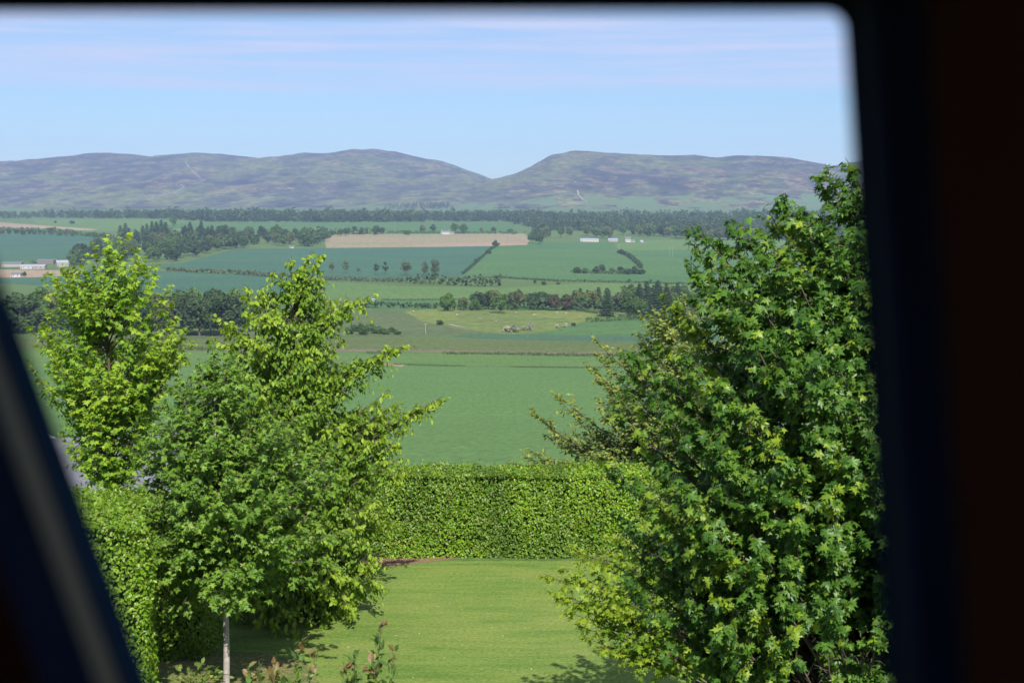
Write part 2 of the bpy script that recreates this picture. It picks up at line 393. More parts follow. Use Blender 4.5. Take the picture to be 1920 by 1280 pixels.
def leaves(pos, ax, nm, size, T, extra=None):
    """leaf template T placed at pos, pointing along ax, facing nm"""
    tv, tt, tl = T; ax = nrm(ax); x = nrm(np.cross(ax, nm)); n = np.cross(x, ax)
    V = pos[:, None, :] + size[:, None, None]*(tv[None, :, 0:1]*x[:, None]+tv[None, :, 1:2]*ax[:, None]+tv[None, :, 2:3]*n[:, None])
    N = len(pos); k = len(tv)
    tot = np.tile(tt, N); loops = (tl[None]+np.arange(N)[:, None]*k).ravel()
    at = {'fresh': np.repeat(extra, k)} if extra is not None else None
    return V.reshape(-1, 3), tot, loops, at
UP = np.array([0., 0, 1])
def crown_tree(name, label, cat, base, H, prof, seed, nbr, T, lsize, lmat, bmat, trunk_r=.09, ntw=12, nlf=8, twl=.4,
               rise=.7, arch=-.15, droop=.5, upn=.9, depth=1.0, start=.35, edge=.38, crown0=None, lean=(0, 0), freshp=.0, spikes=(), facing=0.0, gap=None, group=None, inner=0, trunkmat=None):
    """prof: (height, radius to the left, radius to the right); spikes: (x, y, z) branch tips relative to the base"""
    rs = np.random.RandomState(seed); 
    B = np.array(base, float); pz = np.array([p[0] for p in prof]); pl = np.array([p[1] for p in prof]); pr = np.array([p[2] for p in prof])
    z0 = pz[0] if crown0 is None else crown0
    def axis(z):
        k = z/H
        return np.array([lean[0]*k+.05*math.sin(k*5+seed), lean[1]*k+.05*math.cos(k*4+seed), z])
    root = empty(name, base); tag(root, label, cat, group)
    tb = MB(); zz = np.linspace(-.15, H*.93, 12)
    tb.tube([axis(z) for z in zz], [max(.012, trunk_r*(1-z/H*.9)*(1.25 if z < .1 else 1)) for z in zz], 10)
    obj('trunk', tb.mesh('trunk', [trunkmat or bmat], True), root)
    bb = MB(); TP = []; TD_ = []; TL = []; FR = []
    zc = np.linspace(pz[0], pz[-1], 40); wt = (np.interp(zc, pz, pl)+np.interp(zc, pz, pr))**1.3+.05; wt /= wt.sum()
    tips = []
    for i in range(nbr):
        z = float(rs.choice(zc, p=wt))+rs.uniform(-.1, .1); ph = rs.uniform(0, 2*math.pi) if rs.rand() > facing else rs.uniform(math.pi, 2*math.pi)
        rl = np.interp(z, pz, pl) if math.cos(ph) < 0 else np.interp(z, pz, pr)
        ry = .5*(np.interp(z, pz, pl)+np.interp(z, pz, pr))*depth
        r = 1/math.sqrt((math.cos(ph)/max(rl, .05))**2+(math.sin(ph)/max(ry, .05))**2)
        rf = rs.uniform(.25, .75) if rs.rand() < inner else 1-edge*rs.rand()**1.5+.05*rs.randn()
        a = axis(z); tips.append((a+np.array([math.cos(ph)*r*rf, math.sin(ph)*r*rf, 0]), rf))
    for s in spikes: tips.append((np.array(s[:3], float), 1.2))
    for tip, rf in tips:
        a = axis(tip[2]); r = math.hypot(tip[0]-a[0], tip[1]-a[1])
        za = max(z0+rs.uniform(0, .35), tip[2]-r*rise-rs.uniform(.1, .5)); za = min(za, H*.9)
        p0 = axis(za); L = np.linalg.norm(tip-p0); p1 = (p0+tip)/2+np.array([0, 0, arch*L])+rs.randn(3)*.05*L
        ts = np.linspace(0, 1, 7); pts = [(1-t)**2*p0+2*t*(1-t)*p1+t*t*tip for t in ts]
        r0 = min(trunk_r*.5, .007+.009*L)
        bb.tube(pts, [r0*(1-.85*t) for t in ts], 5)
        n = max(4, int(ntw*(L/1.5)**.7))
        for t in np.linspace(start, 1, n):
            q = (1-t)**2*p0+2*t*(1-t)*p1+t*t*tip; tg = nrm(2*(1-t)*(p1-p0)+2*t*(tip-p1))
            side = nrm(rs.randn(3)*np.array([1, 1, .55])); side = nrm(side-tg*np.dot(side, tg))
            d = nrm(tg*(.55+.6*(t > .93))+side*(1.0 if t < .93 else .25)+UP*.12); l = twl*rs.uniform(.45, 1.1)*(1.15-.45*t)
            if rs.rand() < .6: bb.tube([q, q+d*l*.5+UP*.02, q+d*l*.9], [.006, .004, .002], 3, cap=False)
            TP.append(q); TD_.append(d); TL.append(l); FR.append((1.0 if (t > .8 and rf > .85) else 0.0)*(1.0 if (int(q[0]*3+50)+int(q[2]*2.3))%4 == 0 or freshp > .25 else .15))
    obj('branches', bb.mesh('branches', [bmat], True), root)
    TP, TD_, TL, FR = map(np.array, (TP, TD_, TL, FR)); N = len(TP)
    s = np.tile(np.linspace(.12, 1, nlf), N); pos = np.repeat(TP, nlf, 0); d = np.repeat(TD_, nlf, 0); l = np.repeat(TL, nlf); fr = np.repeat(FR, nlf)
    M_ = len(pos)
    pos = pos+d*(l*s)[:, None]+UP*(-.25*droop*l*s*s)[:, None]
    perp = nrm(np.cross(d, UP)+1e-3); sg = np.where(np.arange(M_) % 2, 1.0, -1.0)[:, None]
    ax = d*.55+perp*sg*.8+rs.randn(M_, 3)*.35-UP*droop*rs.uniform(.4, 1.3, M_)[:, None]
    outw = pos.copy(); outw[:, 2] = 0; outw = nrm(outw)
    nm = UP*upn+rs.randn(M_, 3)*.42+outw*.45
    size = lsize*rs.uniform(.5, 1.3, M_)*(1.1-.3*s)
    pos = pos+rs.randn(M_, 3)*.02
    f = np.where(rs.rand(M_) < .04, .35, 0)+np.where((fr > 0) & (rs.rand(M_) < np.minimum(1, freshp*3)*fr), rs.uniform(.35, 1, M_), 0)
    if gap:
        k = (pos[:, 0] > gap[0]) & (pos[:, 0] < gap[1]) & (pos[:, 2] > gap[2]) & (pos[:, 2] < gap[3]) & (vnoise(pos[:, 0]*3.5, pos[:, 2]*3.5, 3) < gap[4])
        pos, ax, nm, size, f = pos[~k], ax[~k], nm[~k], size[~k], f[~k]
    V, tot, lo, at = leaves(pos, ax, nm, size, T, np.clip(f, 0, 1))
    obj('crown', mesh_np('crown', V, tot, lo, [lmat], attr=at), root)
    return root

M['bark_pale'] = plain('pale bark', (.31,.28,.25), .85, .2, .3, 18, bump=.5)
M['bark'] = plain('grey brown bark', (.085,.072,.055), .9, .15, .35, 14, bump=.7)
M['twig'] = plain('twig bark', (.085,.068,.042), .85, .2, .3, 10)
M['l_maple1'] = leafmat('lime maple leaves', [(0, (.115,.23,.018)), (.5, (.175,.315,.022)), (.85, (.235,.385,.028)), (1, (.26,.40,.035))], .42, fresh=(.30,.42,.03))
M['l_maple2'] = leafmat('green maple leaves', [(0, (.07,.155,.02)), (.5, (.12,.23,.024)), (.85, (.16,.28,.03)), (1, (.20,.31,.04))], .34, fresh=(.20,.28,.05))
M['l_beam'] = leafmat('hornbeam leaves', [(0, (.085,.175,.015)), (.5, (.135,.24,.018)), (.85, (.185,.30,.022)), (1, (.22,.33,.028))], .38, fresh=(.26,.37,.03))
M['l_syc'] = leafmat('sycamore leaves', [(0, (.035,.10,.014)), (.45, (.06,.148,.018)), (.85, (.095,.20,.023)), (1, (.14,.24,.03))], .34, rough=.42, spec=.35, fresh=(.24,.34,.025))
M['l_young'] = leafmat('young maple leaves', [(0, (.08,.17,.012)), (.6, (.15,.26,.016)), (1, (.24,.33,.02))], .42, fresh=(.27,.36,.03))
M['l_cherry'] = leafmat('cherry leaves', [(0, (.075,.12,.025)), (.5, (.13,.19,.035)), (.85, (.18,.24,.045)), (1, (.21,.19,.07))], .34, fresh=(.26,.30,.05))

def m2(px, y): return (px-960)/F*y/math.cos(PITCH)*.995
def zpx(py, y): return CZ-y*slope(py)
def prof_px(rows, y, axis_x, zb=0):
    """rows (py, left px, right px) -> (height, left radius, right radius) about the trunk"""
    o = []
    for py, a, b in rows:
        z = zpx(py, y)-zb; xa = at_depth(a, py, y).x; xb = at_depth(b, py, y).x
        o.append((z, max(.08, axis_x-xa), max(.08, xb-axis_x)))
    return sorted(o)
def spk(pts, y, ax, dy=0, zb=0):
    o = []
    for px, py in pts:
        q = at_depth(px, py, y+dy); o.append((q.x-ax, dy, q.z-zb))
    return o

# lime green maple at the left, behind the side hedge
y = 29.5; ax = at_depth(206, 900, y).x
crown_tree('maple_tree', 'tall lime green maple behind the side hedge at the left, with loose airy crown', 'tree', (ax, y, 0), zpx(450, y)-.1,
    prof_px([(930,170,250),(880,125,270),(800,112,300),(730,85,315),(650,70,335),(600,75,325),(540,95,310),(500,140,290),(465,165,255)], y, ax),
    5, 132, MAPLE, .12, M['l_maple1'], M['twig'], .065, ntw=14, nlf=6, twl=.42, rise=1.0, arch=-.12, droop=.45, start=.3, freshp=.3, inner=.2,
    spikes=spk([(236,452),(205,462),(178,478),(100,520),(88,535),(60,620),(355,650),(345,625),(315,545),(290,515),(262,500),(158,500),(130,525),(60,690)], y, ax))
# hornbeam
y = 27.0; ax = at_depth(560, 1100, y).x
crown_tree('hornbeam_tree', 'broad yellow green hornbeam in the middle left with drooping sprays and a bent top', 'tree', (ax, y, 0), zpx(500, y)-.25,
    prof_px([(1205,430,640),(1150,400,680),(1050,395,710),(950,400,730),(860,390,745),(780,395,735),(700,405,700),(640,420,640),(580,440,640),(540,470,600),(510,500,565)], y, ax),
    8, 340, OVATE, .11, M['l_beam'], M['bark'], .10, ntw=17, nlf=10, twl=.42, rise=.55, arch=.06, droop=1.6, upn=.35, start=.3, freshp=.4, inner=.3, crown0=.9,
    spikes=spk([(598,487),(575,490),(545,500),(520,520),(500,560),(470,545),(685,560),(665,565),(640,572),(618,590),(755,650),(735,657),(705,668),(685,690),(825,748),(800,762),(775,782),(750,808),(735,835),(718,740),(735,760),(765,880),(750,860),(700,1100),(690,1060),(415,600),(412,640),(405,700),(450,1200),(560,1200),(640,1185)], y, ax, -.3))
# small maple with a pale stem in front
y = 22.3; ax = at_depth(418, 1180, y).x
crown_tree('maple_tree', 'small dark green maple on a straight pale stem, in front of the hornbeam', 'tree', (ax, y, 0), zpx(690, y),
    prof_px([(1150,395,450),(1100,290,560),(1060,260,600),(1000,255,640),(930,255,655),(860,262,640),(800,285,600),(740,330,560),(700,380,500),(670,420,450)], y, ax),
    13, 290, MAPLE, .088, M['l_maple2'], M['bark'], .058, ntw=15, nlf=8, twl=.36, rise=.55, arch=.03, droop=.55, upn=1.0, start=.3, freshp=.06, inner=.35,
    crown0=2.0, trunkmat=M['bark_pale'], spikes=spk([(290,1150),(300,1160),(330,745),(262,870),(255,900),(640,1000),(620,1060),(345,720)], y, ax, -.2))
# great sycamore on the right
y = 12.0; ax = at_depth(1660, 900, y).x
crown_tree('sycamore_tree', 'huge dense dark green sycamore filling the right side, nearest tree to the window', 'tree', (ax, y, 0), zpx(270, y),
    prof_px([(1300,1420,1900),(1240,1330,1960),(1180,1270,1960),(1100,1215,1960),(1000,1180,1960),(900,1160,1950),(800,1158,1950),(720,1168,1940),(640,1205,1920),(560,1285,1880),(500,1345,1850),(440,1425,1800),(390,1500,1760),(345,1575,1720)], y, ax),
    21, 640, MAPLE, .074, M['l_syc'], M['bark'], .12, ntw=18, nlf=11, edge=.2, twl=.30, rise=.7, arch=-.05, droop=.95, upn=.8, start=.35, freshp=.2, inner=.28, facing=.5, gap=(at_depth(1435, 1200, 12).x-ax, at_depth(1720, 1200, 12).x-ax, zpx(1420, 12), zpx(1110, 12), .6),
    crown0=1.9, spikes=spk([(1318,445),(1316,480),(1312,520),(1308,570),(1400,432),(1475,378),(1470,400),(1560,345),(1600,325),(1530,420),(1440,450),(1360,465),(1390,445)], y, ax, -.1))
# young maple under the sycamore
y = 20.3; ax = at_depth(1330, 1200, y).x
crown_tree('maple_tree', 'young yellow green maple reaching over the lawn below the sycamore', 'tree', (ax, y, 0), zpx(965, y),
    prof_px([(1225,1195,1330),(1190,1150,1360),(1150,1110,1390),(1090,1100,1390),(1040,1120,1380),(990,1170,1370)], y, ax),
    33, 95, MAPLE, .095, M['l_young'], M['twig'], .05, ntw=14, nlf=7, twl=.34, rise=.35, arch=.03, droop=.5, start=.35, freshp=.35, inner=.3,
    crown0=.9, spikes=spk([(1032,1085),(1040,1110),(1085,1035),(1075,1150),(1130,1215),(1190,1230),(1100,1180),(1120,1060),(1065,1120),(1090,1140),(1110,1200),(1150,1225),(1170,1060),(1080,1090),(1060,1070)], y, ax, -.3))
# cherry behind the hedge
y = 36.0; ax = at_depth(1250, 860, y).x; zb = zat(ax, y)
crown_tree('cherry_tree', 'bronze tinted cherry tree behind the clipped hedge, left of the sycamore', 'tree', (ax, y, zb), zpx(590, y)-zb,
    prof_px([(900,1080,1420),(860,1010,1450),(820,1030,1460),(780,1060,1460),(720,1110,1460),(680,1150,1440),(640,1180,1400),(600,1215,1360),(570,1255,1320)], y, ax, zb),
    41, 210, OVATE, .13, M['l_cherry'], M['bark'], .10, ntw=17, nlf=8, twl=.42, rise=.6, arch=-.1, droop=.35, start=.3, freshp=.3, inner=.3, facing=.3,
    spikes=spk([(1122,645),(1121,670),(1120,700),(1002,775),(1010,785),(995,845),(992,860),(1050,745),(1052,752),(1205,600),(1230,585),(1280,562),(1165,660),(965,872),(1105,690)], y, ax, -.2, zb))

# clipped hedges
def hedge(name, label, foot, z1, n, seed, T, lsize, mat, core, top=True, z0=0.0, bulge=.12, faces=None):
    """foot: footprint polygon (counter-clockwise); leaves cover its sides and top"""
    rs = np.random.RandomState(seed); root = empty(name, (foot[0][0], foot[0][1], 0)); o = np.array([foot[0][0], foot[0][1], 0.])
    tag(root, label, 'hedge')
    F2 = [np.array(p, float) for p in foot]; m = len(F2); cen = sum(F2)/m
    S = []; A = []
    for i in range(m):
        if faces is not None and i not in faces: continue
        a, b = F2[i], F2[(i+1) % m]; S.append((a, b)); A.append(np.linalg.norm(b-a)*(z1-z0))
    xs0, ys0 = np.array(foot).min(0); xs1, ys1 = np.array(foot).max(0)
    ta = (xs1-xs0)*(ys1-ys0)*.9
    tot = sum(A)+(ta if top else 0); P_ = []; N_ = []
    for (a, b), ar in zip(S, A):
        k = int(n*ar/tot); u = rs.rand(k); z = z0+(z1-z0)*rs.rand(k); d = (b-a)/np.linalg.norm(b-a); nn = np.array([d[1], -d[0]])
        q = a[None]+(b-a)[None]*u[:, None]
        t = (z-z0)/(z1-z0); dep = bulge*(fbm(u*np.linalg.norm(b-a)*1.6+seed, z*1.6, 3, seed)-.5)*2.2-.10*np.clip((t-.86)/.14, 0, 1)**2*2+np.where(rs.rand(k) < .012, .08, 0)+.07*(1-t)
        dep = dep-rs.rand(k)**2*.10
        q = q+nn[None]*dep[:, None]
        P_.append(np.column_stack([q, z])); N_.append(np.tile(np.array([nn[0], nn[1], .25]), (k, 1)))
    if top:
        k = int(n*ta/tot); q = np.column_stack([xs0+(xs1-xs0)*rs.rand(k), ys0+(ys1-ys0)*rs.rand(k)])
        q = q[inpoly(q[:, 0], q[:, 1], foot)]; k = len(q)
        z = z1+.09*(fbm(q[:, 0]*1.1, q[:, 1]*1.1, 3, seed)-.5)*2+np.where(rs.rand(k) < .05, rs.rand(k)*.16, 0)-rs.rand(k)*.03
        P_.append(np.column_stack([q, z])); N_.append(np.tile(np.array([0, -.2, 1.]), (k, 1)))
    P_ = np.concatenate(P_); N_ = np.concatenate(N_); k = len(P_)
    ax = rs.randn(k, 3)*.7+N_*.35-UP*.45; nm = N_+rs.randn(k, 3)*.45+UP*.35
    V, tt, lo, at = leaves(P_-o, ax, nm, lsize*rs.uniform(.6, 1.25, k), T, np.where(rs.rand(k) < .05, .6, 0))
    obj('foliage', mesh_np('foliage', V, tt, lo, [mat], attr=at), root)
    mb = MB(); ins = [p-np.sign(p-cen)*.27 for p in F2]
    vs = [(p[0]-o[0], p[1]-o[1], z0) for p in ins]+[(p[0]-o[0], p[1]-o[1], z1-.1) for p in ins]
    mb.add(vs, [tuple(range(m, 2*m))]+[(i, (i+1) % m, m+(i+1) % m, m+i) for i in range(m)])
    obj('stems', mb.mesh('stems', [core]), root)  # solid dark core added behind the leaves to block see-through, not stems
    return root
M['core'] = plain('hedge interior', (.035,.065,.015), 1, .05, .5, 6)
t = 1
M['l_hedge'] = leafmat('clipped beech leaves', [(0, (.09,.18,.010)), (.5, (.15,.27,.014)), (.85, (.20,.34,.018)), (1, (.22,.26,.05))], .36, rough=.42, spec=.5, fresh=(.2,.2,.06), patch=None)
def hedge_mat():
    m = leafmat('mixed clipped hedge leaves', [(0, (.04,.10,.012)), (.5, (.075,.155,.014)), (.88, (.11,.20,.018)), (1, (.13,.15,.04))], .34, rough=.42, spec=.5, fresh=(.17,.18,.05))
    nt = m.node_tree; ramp = [n for n in nt.nodes if n.type == 'VALTORGB'][0]; tgt = [l.to_socket for l in ramp.outputs[0].links]
    g = nt.nodes.new('ShaderNodeNewGeometry'); mp = nt.nodes.new('ShaderNodeMapping'); mp.inputs['Scale'].default_value = (1.1, .3, .45); mp.inputs['Location'].default_value = (1.2, 0, .3)
    nt.links.new(g.outputs['Position'], mp.inputs[0])
    ns = nt.nodes.new('ShaderNodeTexNoise'); ns.inputs['Scale'].default_value = 1; ns.inputs['Detail'].default_value = 3; nt.links.new(mp.outputs[0], ns.inputs['Vector'])
    r2 = nt.nodes.new('ShaderNodeValToRGB'); e = r2.color_ramp.elements; e[0].position = .44; e[0].color = (1.2,1.15,.95,1); e[0].position = .38; e[1].position = .64; e[1].color = (2.3,2.0,1.0,1)
    nt.links.new(ns.outputs['Fac'], r2.inputs[0])
    mx = nt.nodes.new('ShaderNodeMix'); mx.data_type = 'RGBA'; mx.blend_type = 'MULTIPLY'; mx.inputs[0].default_value = 1
    nt.links.new(ramp.outputs[0], mx.inputs[6]); nt.links.new(r2.outputs[0], mx.inputs[7])
    for s in tgt: nt.links.new(mx.outputs[2], s)
    return m
M['l_hedge2'] = hedge_mat()
hedge('clipped_hedge', 'long clipped hedge across the end of the lawn, mottled light and dark green', [(-6.0,31.6),(12.5,31.6),(12.5,32.9),(-6.0,32.9)], 1.87, 92000, 3, OVATE, .072, M['l_hedge2'], M['core'], faces=(0, 1, 3))
zA = zpx(985, 20); 
hedge('clipped_hedge', 'tall bright green side hedge beside the tilted window bar, lower left', [(-9.5,20),(-5.25,20),(-5.95,22.6),(-9.5,22.6)], zA, 36000, 5, OVATE, .068, M['l_hedge'], M['core'], faces=(0, 1))
hedge('clipped_hedge', 'narrow bright green side hedge just left of the pale stem, set further back', [(-9.5,24.4),(-5.45,24.4),(-5.45,25.9),(-9.5,25.9)], 2.7, 30000, 6, OVATE, .07, M['l_hedge'], M['core'], faces=(0, 1))

# leafy shoots below the window
def shrub(label, px_tips, y, base_px, seed, n=1):
    bx = at_depth(base_px, 1280, y).x; rs = np.random.RandomState(seed)
    root = empty('shrub', (bx, y, 0)); tag(root, label, 'shrub')
    mb = MB(); P_ = []; D_ = []; F_ = []
    mb.tube([(0,0,-.1),(.03,.02,1.2),(.0,.05,2.6),(.05,0,3.9)], [.04,.034,.026,.018], 7)
    for (px, py) in px_tips:
        q = at_depth(px, py, y); tip = np.array([q.x-bx, rs.uniform(-.25, .25), q.z]); p0 = np.array([.03, 0, 3.0+rs.rand()*.6]); p1 = (p0+tip)/2+rs.randn(3)*.06
        ts = np.linspace(0, 1, 9); pts = [(1-t)**2*p0+2*t*(1-t)*p1+t*t*tip for t in ts]
        mb.tube(pts, [.011*(1-.8*t) for t in ts], 5)
        for t in np.linspace(.2, 1, 26):
            c = (1-t)**2*p0+2*t*(1-t)*p1+t*t*tip; tg = nrm(tip-p0)
            for _ in range(4 if t < .9 else 3): P_.append(c); D_.append(nrm(tg*(.5+t*.6)+rs.randn(3)*.75)); F_.append(rs.uniform(.4, 1) if (t > .93 and rs.rand() < .7) else (.35 if rs.rand() < .08 else 0))
    obj('stems', mb.mesh('stems', [M['twig']], True), root)
    P_, D_, F_ = map(np.array, (P_, D_, F_)); k = len(P_)
    V, tt, lo, at = leaves(P_+rs.randn(k, 3)*.02, D_, UP+rs.randn(k, 3)*.6, .075*rs.uniform(.5, 1.3, k), OVATE, F_)
    obj('foliage', mesh_np('foliage', V, tt, lo, [M['l_red']], attr=at), root)
M['l_red'] = leafmat('bronze tipped leaves', [(0, (.05,.10,.02)), (.6, (.09,.17,.03)), (1, (.15,.22,.04))], .3, spec=.4, fresh=(.22,.13,.06))
shrub('leafy shrub top with coppery red shoots at the bottom edge, left of the other', [(462,1250),(490,1240),(525,1246),(562,1212),(585,1250),(505,1262),(545,1262)], 10.5, 520, 3)
shrub('leafy shrub top with coppery red shoots at the bottom edge, nearer the lawn', [(712,1182),(735,1240),(665,1224),(642,1262),(700,1250),(675,1266)], 10.5, 680, 4)
shrub_lo = empty('shrub', (-4.85, 21.2, 0)); tag(shrub_lo, 'small drooping garden plant at the foot of the side hedge', 'shrub')
rs = np.random.RandomState(9); k = 420
d = nrm(rs.randn(k, 3)*np.array([1, 1, .8])+UP*.9); P_ = d*rs.uniform(.1, .62, k)[:, None]; P_[:, 2] = abs(P_[:, 2])+.35
V, tt, lo, at = leaves(P_, d-UP*.6, UP+rs.randn(k, 3)*.6, .10*rs.uniform(.6, 1.3, k), OVATE, np.where(rs.rand(k) < .12, .8, 0))
obj('foliage', mesh_np('foliage', V, tt, lo, [M['l_cherry']], attr=at), shrub_lo)
mb = MB()
for i in range(9): e = P_[i*40]; mb.tube([(0,0,-.05), tuple(e*.5), tuple(e)], [.012,.008,.004], 4)
obj('stems', mb.mesh('stems', [M['twig']]), shrub_lo)
# daisies and fallen petals on the lawn
rs = np.random.RandomState(12); mb = MB()
for i in range(60):
    x, yy = rs.uniform(-3.6, 4), rs.uniform(22.5, 30.5); s = rs.uniform(.006, .013)
    mb.add([(x+s*math.cos(a), yy+s*math.sin(a), .02+.004*(j % 2)) for j, a in enumerate(np.linspace(0, 5.24, 6))], [tuple(range(6))])
M['petal'] = plain('white petals', (.75,.74,.68), .7)
tag(obj('daisies', mb.mesh('daisies', [M['petal']])), 'tiny white daisies scattered over the lawn', 'flowers', None, 'stuff')

HAZE = 7e-5; SKYSTR = .076; SUNSTR = 5.0; EXPO = .65; CIRRUS = .3; SKYTINT = (.575, .745, .98); CLOUD = (5.2, 5.75, 7.9); APERT = .0095
# ------------------------------------------------------------------ distant trees, one metre tall prototypes
def lm(name, a, b, c, **k): return leafmat(name, [(0, a), (.55, b), (1, c)], .25, rough=.7, spec=.15, objrand=.28, **k)
M['far_green'] = lm('far broadleaf foliage', (.045,.09,.028), (.07,.13,.036), (.10,.17,.046))
M['far_pale'] = lm('far pale foliage', (.075,.095,.045), (.105,.135,.055), (.14,.165,.07))
M['far_dark'] = lm('far dark foliage', (.034,.062,.030), (.05,.088,.036), (.07,.115,.043))
M['far_con'] = lm('far conifer needles', (.022,.045,.026), (.034,.062,.032), (.05,.085,.038))
M['far_copper'] = lm('far copper beech foliage', (.05,.05,.034), (.072,.068,.042), (.10,.095,.05))
M['far_bloss'] = lm('hawthorn blossom', (.16,.19,.12), (.33,.35,.27), (.50,.50,.42))
M['far_spring'] = lm('far fresh foliage', (.055,.12,.03), (.085,.165,.035), (.12,.20,.045))
M['far_bark'] = plain('far bark', (.13,.11,.09), .9, .1, .3, 3)
PROTO = {}
def blob_crown(rs, kind, n):
    """points and outward normals of a lumpy crown in a unit-high tree"""
    if kind == 'conifer':
        z = .06+.94*rs.rand(n)**1.25; lay = (np.floor(z*13)+.2+.6*rs.rand(n))/13; z = .35*z+.65*lay; z = np.clip(z, .05, 1)
        r = (1.02-z)**.7*.20*(.35+.65*np.sqrt(rs.rand(n)))*(1+.3*rs.randn(n)); a = rs.rand(n)*2*np.pi
        p = np.stack([r*np.cos(a), r*np.sin(a), z], 1); d = np.stack([np.cos(a), np.sin(a), -.35+0*a], 1); return p, nrm(d), nrm(d*.6+UP*.8)
    spec = {'round': (26, .52, .38, .40, .15), 'spread': (28, .52, .46, .38, .15), 'tall': (24, .54, .28, .42, .13), 'thin': (11, .60, .27, .36, .10), 'bush': (16, .42, .5, .38, .2)}[kind]
    nb, zc, rx, rz, br = spec
    d = nrm(rs.randn(nb, 3)); rr = rs.uniform(.45, .85, nb)[:, None]
    c = d*rr*np.array([rx, rx, rz])+np.array([0, 0, zc]); b = br*rs.uniform(.65, 1.2, nb)
    k = rs.randint(0, nb, n); nn = nrm(rs.randn(n, 3)+np.array([0, 0, .35])); p = c[k]+nn*b[k][:, None]*(1-.25*rs.rand(n)[:, None]**2)
    p[:, 2] = np.clip(p[:, 2], .04 if kind == 'bush' else .1, None)
    return p, nrm(rs.randn(n, 3)+nn*.4), nrm(nn+rs.randn(n, 3)*.35+UP*.3)
def proto(kind, mat, n, fs, seed):
    key = (kind, mat, n, seed)
    if key in PROTO: return PROTO[key]
    rs = np.random.RandomState(seed*7+len(PROTO)); p, ax, nm = blob_crown(rs, kind, n)
    V, tt, lo, _ = leaves(p-ax*fs*.4, ax, nm, fs*rs.uniform(.6, 1.3, len(p)), CLUMP)
    cm = mesh_np('crown', V, tt, lo, [M[mat]])
    mb = MB(); h = .9 if kind == 'conifer' else .6
    mb.tube([(0,0,-.03), (.01,0,h*.5), (0,.01,h)], [.024,.017,.006] if kind != 'bush' else [.03,.02,.008], 5)
    if kind != 'conifer':
        for i in range(7):
            a = i*2.4; mb.tube([(.005,0,.22+.03*i), (.09*math.cos(a), .09*math.sin(a), .4+.03*i), (.2*math.cos(a), .2*math.sin(a), .52+.04*i)], [.011,.007,.003], 4)
    PROTO[key] = (cm, mb.mesh('trunk', [M['far_bark']])); return PROTO[key]
NT_ = [0]
def plant(kind, mat, xy, h, n, fs, seed, label, group=None, cat='tree', wide=1.0, name=None):
    cm, tm = proto(kind, mat, n, fs, seed % 3); x, y = xy; rs = random.Random(NT_[0]); NT_[0] += 1
    name = name or ('conifer_tree' if kind == 'conifer' else 'bush' if kind == 'bush' else 'broadleaf_tree')
    o = empty(name, (x, y, zat(x, y)-.2), rs.uniform(0, 6.28)); w = wide*rs.uniform(.88, 1.15)
    o.scale = (h*w, h*w, h); tag(o, label, cat, group)
    obj('crown', cm, o); obj('stems' if kind == 'bush' else 'trunk', tm, o); return o
def single(px, py, hpx, kind, mat, label, group=None, wide=1.0, cat='tree', name=None):
    q = P(px, py); h = hpx*q.y/F; n, fs = (2600, .06) if hpx > 27 else (1300, .075) if hpx > 17 else (520, .11)
    if kind == 'thin' or (kind == 'tall' and mat == 'far_pale'): n, fs = int(n*.3), fs*.9
    plant(kind, mat, (q.x, q.y), h, n, fs, int(px), label, group, cat, wide, name)
def scatter(poly, n, seed, mind):
    rs = random.Random(seed); xs = [p[0] for p in poly]; ys = [p[1] for p in poly]; out = []
    for _ in range(n*60):
        x, y = rs.uniform(min(xs), max(xs)), rs.uniform(min(ys), max(ys))
        if not inpoly(np.array([x]), np.array([y]), poly)[0]: continue
        if all(abs(x-a) > mind or abs(y-b) > mind*.35 for a, b in out): out.append((x, y))
        if len(out) >= n: break
    return out
def wood(poly, n, seed, mix, hm, label, group, mind=7, dens_=None):
    rs = random.Random(seed)
    for px, py in scatter(poly, n, seed, mind):
        q = P(px, py); kind, mat = rs.choice(mix); h = rs.uniform(*hm)*(1.25 if kind == 'conifer' else 1); hp = h*F/q.y
        nn, fs = (2600, .06) if hp > 40 else (1300, .075) if hp > 22 else (520, .11)
        kd = 'spruce' if kind == 'conifer' else {'far_green': 'mid green broadleaf', 'far_pale': 'pale grey green broadleaf', 'far_dark': 'dark green broadleaf', 'far_spring': 'fresh green broadleaf', 'far_copper': 'copper leaved'}[mat]
        plant(kind, mat, (q.x, q.y), h, nn, fs, rs.randint(0, 99), '%s tree %s' % (kd, label), group)
# woods
wood([(20,628),(20,606),(120,600),(300,600),(470,602),(472,622),(432,632),(400,636),(330,636)], 40, 1,
     [('round','far_dark'),('tall','far_green'),('round','far_green'),('tall','far_pale'),('spread','far_dark')], (15, 21), 'in the dark wood behind the lime maple', 'trees of the dark wood at the left', 14)
wood([(135,500),(150,480),(205,460),(240,446),(330,444),(440,444),(560,444),(612,448),(614,462),(520,463),(440,466),(385,479),(345,492),(270,493),(200,492)], 130, 2,
     [('round','far_green'),('round','far_dark'),('spread','far_green'),('tall','far_dark'),('round','far_pale')], (16, 22), 'in the big wood left of centre', 'broadleaf trees of the wood left of centre', 6.5)
for px, py, h in [(226,452,30),(236,462,44),(243,465,38),(268,452,30),(276,455,36),(286,456,42),(294,455,40),(303,458,46),(311,460,44),(348,456,34),(357,458,42),(378,460,46),(391,460,36),(398,462,40),(412,462,36),(424,462,34)]:
    single(px, py, h, 'conifer', 'far_con', 'tall dark spruce rising above the big wood left of centre', 'spruces above the wood left of centre', 1.0)
